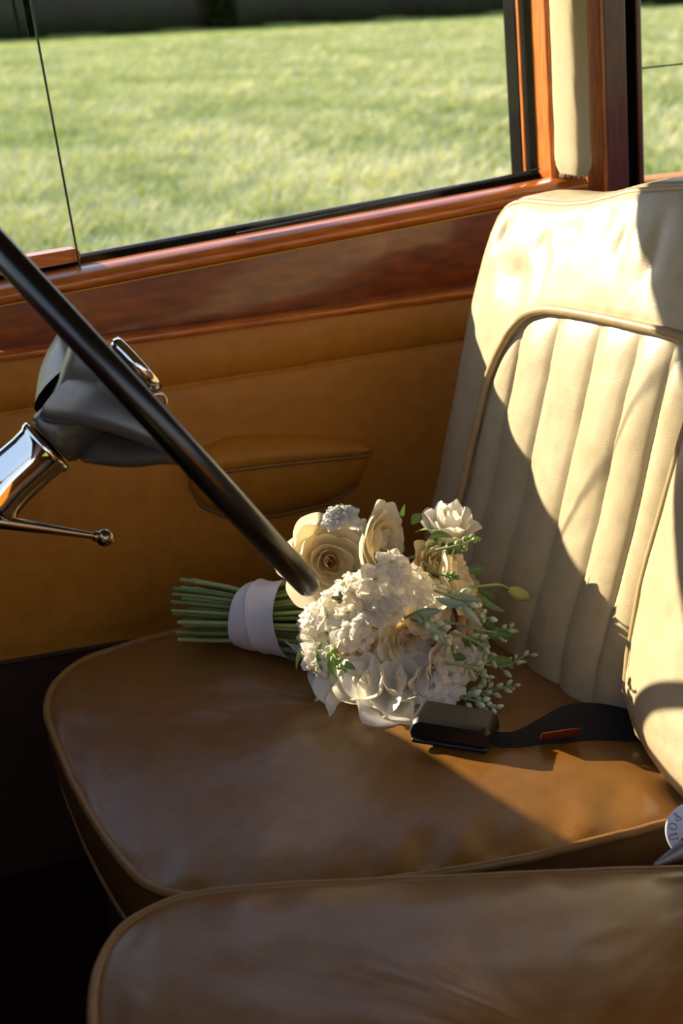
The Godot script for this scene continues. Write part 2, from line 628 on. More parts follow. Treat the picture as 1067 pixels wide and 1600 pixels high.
func round_prof(z0: float, z1: float, y0: float, y1: float, r: float, n := 5) -> Array:
	var out := []
	for q in [[z1 - r, y1 - r, 0.0], [z0 + r, y1 - r, 90.0], [z0 + r, y0 + r, 180.0], [z1 - r, y0 + r, 270.0]]:
		for k in n + 1:
			var a := deg_to_rad(q[2] + 90.0 * k / n)
			out.append(Vector2(q[0] + cos(a) * r, q[1] + sin(a) * r))
	return out

func door() -> void:
	var d := structure("door_1", "driver's door with brown leather panel, map pocket and varnished wood capping")
	var x0 := 0.268
	var x1 := 1.125
	# outer skin, lower door
	var sk := Shape.new()
	sk.box(at((x1 - 0.02) / 2, 0.66, DZ - 0.095), V(x1 + 0.02, 0.68, 0.03), 0.006)
	obj("outer_skin", sk, mt.paint, d)
	# leather panel with its soft rolls
	var rows := []
	var ys := 110
	var xs := 92
	for j in ys + 1:
		var yy := lerpf(0.30, 0.955, j / 50.0) if j <= 50 else lerpf(0.955, 1.082, (j - 50) / 60.0)
		var row := []
		for i in xs + 1:
			var x := lerpf(-0.02, x1, float(i) / xs)
			var y := minf(yy, 1.0) if x < 0.245 else yy
			var bulge := 0.0
			var seam := 0.994 + 0.008 * x
			if y > seam: bulge = 0.016 * pow(maxf(0.0, sin(PI * clampf((y - seam) / (1.078 - seam), 0, 1))), 0.45)
			elif y > 0.652:
				var t := (seam - y) / (seam - 0.652)
				bulge = 0.015 * pow(maxf(0.0, sin(PI * clampf(pow(t, 0.5), 0, 1))), 0.5)
			else: bulge = 0.004
			bulge += 0.0022 * nz.get_noise_2d(x * 5.0, y * 9.0)
			row.append(V(x, y, DZ + bulge))
		rows.append(row)
	var lp := Shape.new()
	lp.grid(rows, false, false)
	lp.grid([[V(-0.02, 0.30, DZ - 0.02), V(x1, 0.30, DZ - 0.02)], [V(-0.02, 1.0, DZ - 0.02), V(x1, 1.0, DZ - 0.02)]], false, true)
	obj("leather_panel", lp, mt.leather_door, d, -2.0)
	var kp := Shape.new()
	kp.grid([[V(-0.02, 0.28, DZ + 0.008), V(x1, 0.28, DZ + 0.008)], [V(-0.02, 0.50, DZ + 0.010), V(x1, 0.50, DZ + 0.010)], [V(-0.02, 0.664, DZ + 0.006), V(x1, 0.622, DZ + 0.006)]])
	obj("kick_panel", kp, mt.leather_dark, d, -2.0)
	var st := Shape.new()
	st.tube([V(0.26, 0.994 + 0.008 * 0.26, DZ - 0.001), V(x1, 0.994 + 0.008 * x1, DZ - 0.001)], 0.0016, 6)  # dark strip laid in the crease to deepen its shade
	obj("crease_shade_line", st, mt.leather_dark, d)
	# piping along the low seam
	var sp := Shape.new()
	sp.tube([V(0.0, 0.664, DZ + 0.006), V(0.4, 0.646, DZ + 0.007), V(x1, 0.62, DZ + 0.006)], 0.0035, 8)
	obj("piping", sp, mt.leather_dark, d)
	# map pocket: a pouch with a rolled mouth
	var px0 := 0.50
	var px1 := 0.765
	var top_y := [Vector2(px0, 0.905), Vector2(0.56, 0.922), Vector2(0.64, 0.912), Vector2(0.74, 0.892), Vector2(px1, 0.878)]
	var low_y := [Vector2(px0, 0.862), Vector2(0.515, 0.828), Vector2(0.55, 0.806), Vector2(0.62, 0.794), Vector2(0.70, 0.797), Vector2(0.745, 0.815), Vector2(px1, 0.856)]
	var mid_y := [Vector2(px0, 0.876), Vector2(0.53, 0.882), Vector2(0.60, 0.879), Vector2(0.70, 0.872), Vector2(px1, 0.866)]
	var body := []
	var mouth := []
	var lip := []
	var edge := []
	for i in 41:
		var f := i / 40.0
		var x := lerpf(px0, px1, 0.5 - 0.5 * cos(PI * f))
		var ends := sqrt(maxf(0.0, 1.0 - pow(2.0 * f - 1.0, 4.0)))
		var lo := look(low_y, x)
		var mi := look(mid_y, x)
		var hi := look(top_y, x)
		var col := []
		for j in 13:
			var t := j / 12.0
			col.append(V(x, lerpf(lo, mi, t), DZ + 0.012 + ends * (0.030 * pow(sin(PI * 0.5 * t), 0.6)) + 0.001 * nz.get_noise_2d(x * 30, t * 4)))
		body.append(col)
		var m2 := []
		for j in 13:
			var t := j / 12.0
			m2.append(V(x, lerpf(mi + 0.002, hi, t), DZ + 0.012 + ends * (0.034 * pow(cos(PI * 0.5 * t), 0.5)) * (0.85 + 0.15 * sin(t * PI))))
		mouth.append(m2)
		lip.append(V(x, mi, DZ + 0.013 + ends * 0.032))
		edge.append(V(x, lo - 0.001, DZ + 0.014))
	var pk := Node3D.new()
	pk.name = "map_pocket"
	d.add_child(pk)
	var sh := Shape.new(); sh.grid(body, false, true); obj("pouch", sh, mt.leather_door, pk, -2.0)
	sh = Shape.new(); sh.grid(mouth, false, true); obj("mouth_roll", sh, mt.leather_door, pk, -2.0)
	sh = Shape.new(); sh.tube(lip, 0.0028, 8); obj("piping", sh, mt.leather_piping, pk)
	sh = Shape.new(); sh.tube(edge, 0.003, 8); obj("piping", sh, mt.leather_piping, pk)
	# varnished wood: fascia, beaded lower edge, capping rail and inlaid line
	var fa := Shape.new()
	fa.grid([[V(x0, 1.066, DZ + 0.004), V(x1, 1.064, DZ + 0.004)], [V(x0, 1.10, DZ + 0.010), V(x1, 1.11, DZ + 0.010)], [V(x0, belt_y(x0), DZ + 0.006), V(x1, belt_y(x1), DZ + 0.006)]])
	fa.grid([[V(x0, 1.066, DZ - 0.02), V(x1, 1.064, DZ - 0.02)], [V(x0, belt_y(x0), DZ - 0.02), V(x1, belt_y(x1), DZ - 0.02)]], false, true)
	obj("wood_fascia", fa, mt.wood_fascia, d, -2.0)
	obj("bead_moulding", rail(round_prof(-0.01, 0.021, 1.065, 1.079, 0.0065), x0, x1, 0.0, 4), mt.wood, d, 0.5)
	obj("capping_rail", rail([Vector2(-0.045, 1.105), Vector2(0.016, 1.118), Vector2(0.021, 1.121), Vector2(0.024, 1.126), Vector2(0.023, 1.132), Vector2(0.018, 1.137), Vector2(0.010, 1.141), Vector2(-0.002, 1.1425), Vector2(-0.030, 1.141), Vector2(-0.045, 1.138)], x0, x1, 0.0685, 4), mt.wood, d, 0.5)
	obj("inlay_line", rail(round_prof(0.008, 0.019, 1.1155, 1.118, 0.001), x0, x1, 0.0685, 4), mt.inlay, d, 0.5)
	obj("window_seal", rail(round_prof(-0.064, -0.034, 1.12, 1.149, 0.006), x0, x1, 0.0685, 4), mt.rubber, d, 0.5)
	obj("outer_waist", rail(round_prof(-0.11, -0.064, 1.08, 1.143, 0.012), x0, x1, 0.0685, 4), mt.paint, d, 0.5)
	# slim metal frame round the window: unseen front corner shaping the sunlight, header
	var frp := curve([V(0.262, 1.11, DZ - 0.05), V(0.22, 1.05, DZ - 0.05), V(0.12, 1.03, DZ - 0.05), V(0.06, 1.055, DZ - 0.05), V(0.015, 1.105, DZ - 0.05), V(-0.085, 1.205, DZ - 0.05), V(-0.10, 1.27, DZ - 0.05), V(-0.03, 1.33, DZ - 0.05), V(0.11, 1.38, DZ - 0.05), V(0.275, 1.485, DZ - 0.05), V(0.42, 1.56, DZ - 0.05), V(0.56, 1.588, DZ - 0.05), V(1.07, 1.59, DZ - 0.05)], 6)
	var fs := Shape.new()
	fs.tube(frp, 0.022, 10)
	obj("window_frame", fs, mt.paint, d)
	# unseen panel ahead of the curved frame, outlined to cut the sunlight
	var co := PackedVector2Array()
	for q in frp: co.append(Vector2(q.x, q.y))
	co.append(Vector2(1.07, 1.64)); co.append(Vector2(-0.05, 1.64)); co.append(Vector2(-0.22, 1.26)); co.append(Vector2(-0.22, 0.95)); co.append(Vector2(0.24, 0.95))
	var cs := Shape.new()
	cs.sweep(co, [at(0, 0, DZ - 0.065), at(0, 0, DZ - 0.045)])
	obj("corner_panel", cs, mt.paint, d)
	# the glass, with a free front edge and a wooden pull on the sill
	var w := structure("window_1", "driver's side window of two overlapping glass panes over the wood capping")
	var g1 := Shape.new()
	g1.sweep(PackedVector2Array([Vector2(0.388, 1.150), Vector2(1.075, 1.205), Vector2(1.065, 1.585), Vector2(0.357, 1.585)]), [at(0, 0, DZ - 0.007), at(0, 0, DZ - 0.003)])
	obj("glass_pane", g1, mt.glass, w)
	var g2 := Shape.new()
	g2.sweep(PackedVector2Array([Vector2(0.24, 1.155), Vector2(0.386, 1.165), Vector2(0.362, 1.53), Vector2(0.2, 1.44), Vector2(-0.03, 1.33), Vector2(-0.095, 1.27), Vector2(-0.08, 1.21), Vector2(0.06, 1.06), Vector2(0.12, 1.04), Vector2(0.21, 1.06), Vector2(0.25, 1.12)]), [at(0, 0, DZ - 0.060), at(0, 0, DZ - 0.057)])
	obj("glass_pane", g2, mt.glass, w)
	var ge := Shape.new()
	ge.tube([V(0.3885, 1.155, DZ - 0.005), V(0.364, 1.49, DZ - 0.005), V(0.357, 1.585, DZ - 0.005)], 0.0016, 6)
	obj("glass_edge", ge, mt.glass_edge, w)
	var gl := Shape.new()
	gl.tube([V(0.60, 1.1895, DZ - 0.0025), V(0.73, 1.2005, DZ - 0.0025), V(0.84, 1.2105, DZ - 0.0025), V(1.06, 1.2330, DZ - 0.0025)], 0.0013, 6)
	obj("glass_edge", gl, mt.glass_edge, w)
	var pl := Shape.new()
	pl.sweep(PackedVector2Array(round_prof(-0.075, 0.075, -0.0085, 0.0085, 0.008)), [Transform3D(Basis(V(1, 0.06, 0), V(-0.06, 1, 0), V(0, 0, 1)), V(0.318, 1.178, DZ - 0.042)), Transform3D(Basis(V(1, 0.06, 0), V(-0.06, 1, 0), V(0, 0, 1)), V(0.318, 1.178, DZ - 0.018))])
	obj("sill_pull", pl, mt.wood, w, 0.5)

# ---------------------------------------------------------------- post between the doors
func post(x0: float, x1: float, z0: float, z1: float, y0: float, y1: float, bevel := 0.004) -> Shape:
	# upright of rectangular plan leaning a little forward at the top
	var s := Shape.new()
	var o := PackedVector2Array(round_prof(x0, x1, z0, z1, bevel, 3))
	var fr := []
	for y in [y0, y1]: fr.append(Transform3D(Basis(V(1, 0, 0), V(0, 0, 1), V(0, -1, 0)), V(-0.05 * (y - 1.23), y, 0)))
	s.sweep(o, fr)
	return s

func pillar() -> void:
	var t := structure("trim_pillar", "post between the doors with wood strips and a padded beige cover")
	obj("rubber_channel", post(1.070, 1.105, -1.905, -1.868, 0.6, 1.62), mt.channel, t, 0.5)
	obj("wood_slip", post(1.0705, 1.11, -1.868, -1.860, 0.6, 1.62, 0.002), mt.wood_post, t, 0.5)
	obj("rubber_channel", post(1.072, 1.11, -1.860, -1.846, 0.6, 1.62), mt.rubber, t, 0.5)
	obj("wood_post", post(1.080, 1.125, -1.846, -1.802, 0.6, 1.62, 0.006), mt.wood_post, t, 0.5)
	# padded cover, a little lumpy, gathered at its foot
	var rows := []
	for j in 41:
		var y := lerpf(1.226, 1.62, j / 40.0)
		var ring := []
		for k in 36:
			var a := TAU * k / 36.0
			var lump := 1.0 + 0.07 * nz.get_noise_3d(cos(a) * 1.2, y * 12.0, sin(a) * 1.2)
			if j < 4: lump *= [0.80, 0.97, 1.03, 1.02][j]
			var px := signf(cos(a)) * pow(absf(cos(a)), 0.62) * 0.0140 * lump
			var pz := signf(sin(a)) * pow(absf(sin(a)), 0.62) * 0.0345 * lump
			ring.append(V(1.0945 - 0.05 * (y - 1.23) + px, y, -1.768 + pz))
		rows.append(ring)
	var c := Shape.new()
	c.grid(rows, true)
	obj("padded_cover", c, mt.cloth, t, -2.0)
	var fr := Shape.new()
	for k in 26:
		var a := TAU * k / 26.0
		var p := V(1.0945 + cos(a) * 0.010, 1.2275, -1.768 + sin(a) * 0.027)
		fr.tube([p, p + V(cos(a) * 0.003 + rng.randf_range(-0.004, 0.004), -0.003 - 0.005 * rng.randf(), sin(a) * 0.003)], [0.0016, 0.0005], 5)
	var frayed := obj("frayed_hem", fr, mt.cloth, t)
	frayed.set_meta("kind", "stuff")
	obj("wood_edge", post(1.157, 1.192, -1.84, -1.786, 0.6, 1.62, 0.003), mt.wood_post, t, 0.5)
	obj("wood_shaded_face", post(1.163, 1.198, -1.83, -1.7845, 0.6, 1.62, 0.002), mt.wood_red, t, 0.5)  # inner side of the same post, its shade painted as darker red
	obj("rear_reveal", post(1.186, 1.245, -1.90, -1.822, 0.6, 1.62, 0.003), mt.channel, t, 0.5)
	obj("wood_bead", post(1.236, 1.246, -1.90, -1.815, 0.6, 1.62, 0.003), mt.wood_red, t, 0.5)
	var w := structure("window_3", "rear side window beyond the door post")
	var g := Shape.new()
	g.box(at(1.62, 1.40, -1.872), V(0.76, 0.44, 0.004), 0.001)
	obj("glass_pane", g, mt.glass, w)
	var e := Shape.new()
	e.tube([V(1.24, 1.3545, -1.868), V(1.99, 1.374, -1.868)], 0.0013, 6)
	obj("glass_edge", e, mt.glass_edge, w)

# ---------------------------------------------------------------- seats
func cushion(seat: Node3D, outline: Array, middle: Vector2, y0: float, crown: float, inset: Vector2, seed_: float) -> void:
	# outline: closed list of (x, z); the top is a crowned pillow, with piping, a boxing band, lower piping and a base
	var ring := curve(outline, 5, true)
	var n := ring.size()
	var nr := 30
	var rows := []
	for j in nr + 1:
		var r := sin(PI * 0.5 * j / nr)
		var row := []
		for p in ring:
			var q: Vector2 = middle.lerp(p, r)
			var y := y0 + crown * pow(1.0 - pow(r, 3.2), 0.62)
			y += (1.0 - r * r) * (0.0060 * nz.get_noise_2d(q.x * 6.0 + seed_, q.y * 6.0) + 0.0012 * nz.get_noise_2d(q.x * 22.0 + seed_, q.y * 14.0))
			# stretch wrinkles by the corners
			y += 0.0030 * sin(q.x * 95.0 + q.y * 40.0 + seed_) * smoothstep(0.72, 0.92, r) * (1.0 - smoothstep(0.95, 1.0, r)) * (0.5 + nz.get_noise_2d(q.x * 9.0, q.y * 9.0))
			row.append(V(q.x, y, q.y))
		rows.append(row)
	var top := Shape.new()
	top.grid(rows, true, true)
	var cu := Node3D.new()
	cu.name = "cushion"
	seat.add_child(cu)
	obj("leather_top", top, mt.leather_cushion, cu, -2.0)
	var pipe := []
	var low := []
	var band := []
	for j in 9: band.append([])
	for i in n:
		var p: Vector2 = ring[i]
		var t: Vector2 = (ring[(i + 1) % n] - ring[(i - 1 + n) % n]).normalized()
		var out := Vector2(t.y, -t.x)
		if out.dot(p - middle) < 0: out = -out
		var wob := 0.0015 * nz.get_noise_2d(p.x * 14.0 + seed_, p.y * 14.0)
		pipe.append(V(p.x + out.x * 0.001, y0 + 0.001 + wob, p.y + out.y * 0.001))
		var drop := 0.082
		for j in 9:
			var f := j / 8.0
			var q: Vector2 = p + out * (0.006 * sin(PI * f)) - (p - middle) * Vector2(inset.x, inset.y) * f
			band[j].append(V(q.x, y0 - 0.002 - drop * f + wob, q.y))
		var lq: Vector2 = p - (p - middle) * Vector2(inset.x, inset.y)
		low.append(V(lq.x, y0 - 0.002 - drop + wob, lq.y))
	var s := Shape.new(); s.tube(pipe, 0.0048, 10, true); obj("piping", s, mt.leather_piping, cu, -2.0)
	s = Shape.new(); s.grid(band, true, false); obj("boxing", s, mt.leather_boxing_shaded, cu, -2.0)
	s = Shape.new(); s.tube(low, 0.0038, 8, true); obj("piping", s, mt.leather_piping, cu, -2.0)
	var b := []
	for y in [y0 - 0.084, y0 - 0.2, 0.34]:
		var row := []
		for p in ring:
			var q: Vector2 = middle.lerp(p, 0.88)
			row.append(V(q.x, y, q.y))
		b.append(row)
	s = Shape.new(); s.grid(b, true, false); obj("seat_base", s, mt.leather_dark, cu, -2.0)

# seat-back frame: u along z, v up the lean, w towards the front
func back_frame(off := 0.0) -> Transform3D:
	var a := deg_to_rad(BACK_ANGLE)
	return Transform3D(Basis(V(0, 0, 1), V(sin(a), cos(a), 0), V(-cos(a), sin(a), 0)), V(0.745 - off * cos(a), 0.73 + off * sin(a), 0))

const DENTS := [[-1.568, 0.478, 0.010, 0.012, 0.030], [-1.46, 0.475, 0.006, 0.014, 0.02], [-1.415, 0.497, 0.007, 0.018, 0.016], [-1.35, 0.515, 0.007, 0.020, 0.020], [-1.50, 0.43, 0.006, 0.03, 0.02], [-1.44, 0.445, 0.004, 0.008, 0.025], [-1.30, 0.50, 0.006, 0.010, 0.03], [-1.24, 0.49, 0.005, 0.012, 0.035], [-1.58, 0.40, 0.005, 0.014, 0.05]]

func backrest(seat: Node3D, left: float, right: float, tops: Array, arch: Array, grooves: Array, frame: Transform3D, dents: Array, lefts: Array, seed_: float) -> void:
	var bk := Node3D.new()
	bk.name = "backrest"
	seat.add_child(bk)
	var wide := right - left
	var nu := 96
	var nv := 64
	var arch_top := func(u: float) -> float: return look(arch, u)
	# depth of the padded front at (u, v)
	var left_at := func(v: float) -> float: return left if lefts.is_empty() else look(lefts, v)
	# depth of the padded front at (u, v)
	var depth := func(u: float, v: float, vt: float, inside: bool) -> float:
		var l: float = left_at.call(v)
		var f := clampf((u - l) / (right - l), 0, 1)
		var side := pow(clampf(1.0 - pow(absf(2.0 * f - 1.0), 5.0), 0, 1), 0.55)
		var crown := pow(clampf(1.0 - pow(clampf(v / vt, 0, 1), 7.0), 0, 1), 0.5)
		var w := -0.045 + 0.045 * side * (0.35 + 0.65 * crown)
		w += 0.010 * exp(-pow((v - 0.06) / 0.07, 2.0)) * side
		w += (0.003 * nz.get_noise_2d(u * 7.0 + seed_, v * 7.0) + 0.0006 * nz.get_noise_2d(u * 18.0 + seed_, v * 12.0)) * side * crown
		if not lefts.is_empty(): w -= 0.05 * (1.0 - sqrt(1.0 - pow(clampf((0.07 - v) / 0.09, 0.0, 0.98), 2.0)))
		for q in dents:
			w -= q[2] * exp(-pow((u - q[0]) / q[3], 2.0) - pow((v - q[1]) / q[4], 2.0))
		if inside: w -= 0.004
		return w
	var rows := []
	for i in nu + 1:
		var f := i / float(nu)
		var s := lerpf(0.5 - 0.5 * cos(PI * f), f, 0.4)
		var vt := look(tops, left + wide * s)
		var row := []
		for j in nv + 1:
			var g := j / float(nv)
			var v := lerpf(-0.10, vt, 1.0 - pow(1.0 - g, 1.35))
			var uu: float = lerpf(left_at.call(v), right, s)
			var over: float = arch_top.call(uu) - v
			var dip: float = 0.006 * smoothstep(-0.004, 0.010, over) if arch_top.call(uu) > 0.0 else 0.0
			row.append(frame * V(uu, v, depth.call(uu, v, vt, false) - dip))
		rows.append(row)
	var sh := Shape.new()
	sh.grid(rows, false, true)
	# roll over the top and down the back
	var over_rows := []
	for q in [[0.0, 0.0], [0.010, -0.010], [0.020, -0.04], [0.024, -0.075], [0.018, -0.105], [-0.01, -0.125], [-0.2, -0.13], [-0.6, -0.13]]:
		var row := []
		for i in nu + 1:
			var last: Vector3 = frame.affine_inverse() * rows[i][nv]
			row.append(frame * V(last.x, last.y + q[0], last.z + q[1]))
		over_rows.append(row)
	sh.grid(over_rows, false, true)
	for e in [0, nu]:
		var sides := []
		for q in [0.0, -0.05, -0.10, -0.13]:
			var row := []
			for j in nv + 1:
				var last: Vector3 = frame.affine_inverse() * rows[e][j]
				row.append(frame * V(last.x + (-1.0 if e == 0 else 1.0) * 0.012 * sin(PI * q / -0.13), last.y, last.z + q))
			sides.append(row)
		sh.grid(sides, false, e == 0)
	obj("leather_cover", sh, mt.leather_back, bk, -2.0)
	# piping round the front edge
	var edge := []
	var e0 := 0 if lefts.is_empty() else 5
	for j in range(4, nv + 1, 3): edge.append(rows[e0][j])
	for i in range(e0 + 2, nu - 1, 2): edge.append(rows[i][nv])
	for j in range(nv, 3, -3): edge.append(rows[nu][j])
	sh = Shape.new(); sh.tube(edge, 0.0042, 10); obj("piping", sh, mt.leather_piping_back, bk, -2.0)
	# pleats standing inside the arch, each a flute of its own
	for k in grooves.size() - 1:
		var a: float = grooves[k]
		var b: float = grooves[k + 1]
		var fl := []
		for i in 15:
			var f := i / 14.0
			var u := lerpf(a, b, f)
			var hi: float = arch_top.call(u) - 0.004
			var row := []
			for j in 41:
				var v := lerpf(-0.10, hi, j / 40.0)
				var vt := look(tops, u)
				var puff := 0.0085 * pow(maxf(0.0, sin(PI * f)), 0.55)
				puff *= 1.0 - 0.75 * pow(j / 40.0, 22.0)
				row.append(frame * V(u, v, depth.call(u, v, vt, false) - 0.0065 + puff))
			fl.append(row)
		sh = Shape.new(); sh.grid(fl, false, true); obj("pleat", sh, mt.leather_back, bk, -2.0)
	var ap := []
	for i in arch.size():
		var q: Vector2 = arch[i]
		if q.y > 0.0 or i == 0: ap.append(q)
	var path := []
	var pts := [Vector2(ap[0].x - 0.001, -0.08), Vector2(ap[0].x - 0.003, 0.08), Vector2(ap[0].x - 0.003, 0.2)]
	for q in ap:
		if q.y > 0.22: pts.append(q)
	for q in curve(pts, 6):
		path.append(frame * V(q.x, q.y, depth.call(q.x, q.y, look(tops, q.x), false) + 0.0015))
	sh = Shape.new(); sh.tube(path, 0.0055, 10); obj("arch_piping", sh, mt.leather_piping_back, bk, -2.0)

func seats() -> void:
	var d := thing("driver_seat", "brown leather driver's seat holding the bouquet, with a faded tan pleated backrest", "car seat")
	cushion(d, [Vector2(0.217, -1.394), Vector2(0.221, -1.459), Vector2(0.233, -1.505), Vector2(0.254, -1.546), Vector2(0.289, -1.58), Vector2(0.35, -1.598), Vector2(0.431, -1.606), Vector2(0.6, -1.612), Vector2(0.76, -1.612), Vector2(0.81, -1.60), Vector2(0.835, -1.56), Vector2(0.84, -1.3), Vector2(0.835, -1.02), Vector2(0.80, -0.965), Vector2(0.74, -0.958), Vector2(0.672, -0.962), Vector2(0.606, -0.967), Vector2(0.552, -0.970), Vector2(0.483, -0.984), Vector2(0.425, -0.996), Vector2(0.33, -1.018), Vector2(0.265, -1.050), Vector2(0.235, -1.086), Vector2(0.224, -1.13), Vector2(0.217, -1.201), Vector2(0.214, -1.297)], Vector2(0.53, -1.29), 0.73, 0.016, Vector2(0.02, 0.02), 0.0)
	var tops := [Vector2(-1.641, 0.40), Vector2(-1.636, 0.435), Vector2(-1.626, 0.468), Vector2(-1.610, 0.492), Vector2(-1.592, 0.507), Vector2(-1.575, 0.514), Vector2(-1.543, 0.519), Vector2(-1.46, 0.523), Vector2(-1.406, 0.531), Vector2(-1.33, 0.551), Vector2(-1.232, 0.564), Vector2(-1.10, 0.566)]
	var arch := [Vector2(-1.514, -0.1), Vector2(-1.5135, 0.24), Vector2(-1.509, 0.304), Vector2(-1.484, 0.356), Vector2(-1.463, 0.383), Vector2(-1.438, 0.397), Vector2(-1.399, 0.407), Vector2(-1.32, 0.414), Vector2(-1.247, 0.418), Vector2(-1.179, 0.42), Vector2(-1.105, 0.416)]
	backrest(d, -1.641, -1.118, tops, arch, [-1.511, -1.460, -1.385, -1.304, -1.233, -1.178, -1.122], back_frame(), DENTS, [], 0.0)
	var p := thing("passenger_seat", "brown leather passenger seat nearest the camera, its empty cushion in the foreground", "car seat")
	cushion(p, [Vector2(0.128, -0.80), Vector2(0.135, -0.868), Vector2(0.148, -0.918), Vector2(0.163, -0.950), Vector2(0.182, -0.974), Vector2(0.205, -0.988), Vector2(0.24, -0.996), Vector2(0.30, -0.980), Vector2(0.40, -0.940), Vector2(0.52, -0.890), Vector2(0.62, -0.845), Vector2(0.70, -0.805), Vector2(0.75, -0.775), Vector2(0.775, -0.72), Vector2(0.785, -0.60), Vector2(0.775, -0.41), Vector2(0.72, -0.38), Vector2(0.45, -0.37), Vector2(0.25, -0.38), Vector2(0.16, -0.42), Vector2(0.13, -0.52), Vector2(0.126, -0.65)], Vector2(0.44, -0.66), 0.770, 0.026, Vector2(0.02, 0.02), 7.0)
	backrest(p, -1.125, -0.50, [Vector2(-1.125, 0.49), Vector2(-1.095, 0.545), Vector2(-1.05, 0.56), Vector2(-0.55, 0.56), Vector2(-0.50, 0.48)], [Vector2(-0.955, -0.1), Vector2(-0.955, 0.24), Vector2(-0.948, 0.304), Vector2(-0.925, 0.356), Vector2(-0.895, 0.397), Vector2(-0.87, 0.407), Vector2(-0.73, 0.407), Vector2(-0.69, 0.397), Vector2(-0.645, 0.356), Vector2(-0.61, 0.24), Vector2(-0.60, -0.1)], [-0.952, -0.90, -0.84, -0.77, -0.70, -0.64, -0.606], back_frame(0.03), [], [Vector2(-0.06, -0.92), Vector2(-0.03, -0.98), Vector2(-0.005, -1.035), Vector2(0.01, -1.074), Vector2(0.035, -1.104), Vector2(0.07, -1.126), Vector2(0.105, -1.133), Vector2(0.175, -1.140), Vector2(0.26, -1.133), Vector2(0.32, -1.128), Vector2(0.42, -1.115), Vector2(0.5, -1.105)], 5.0)

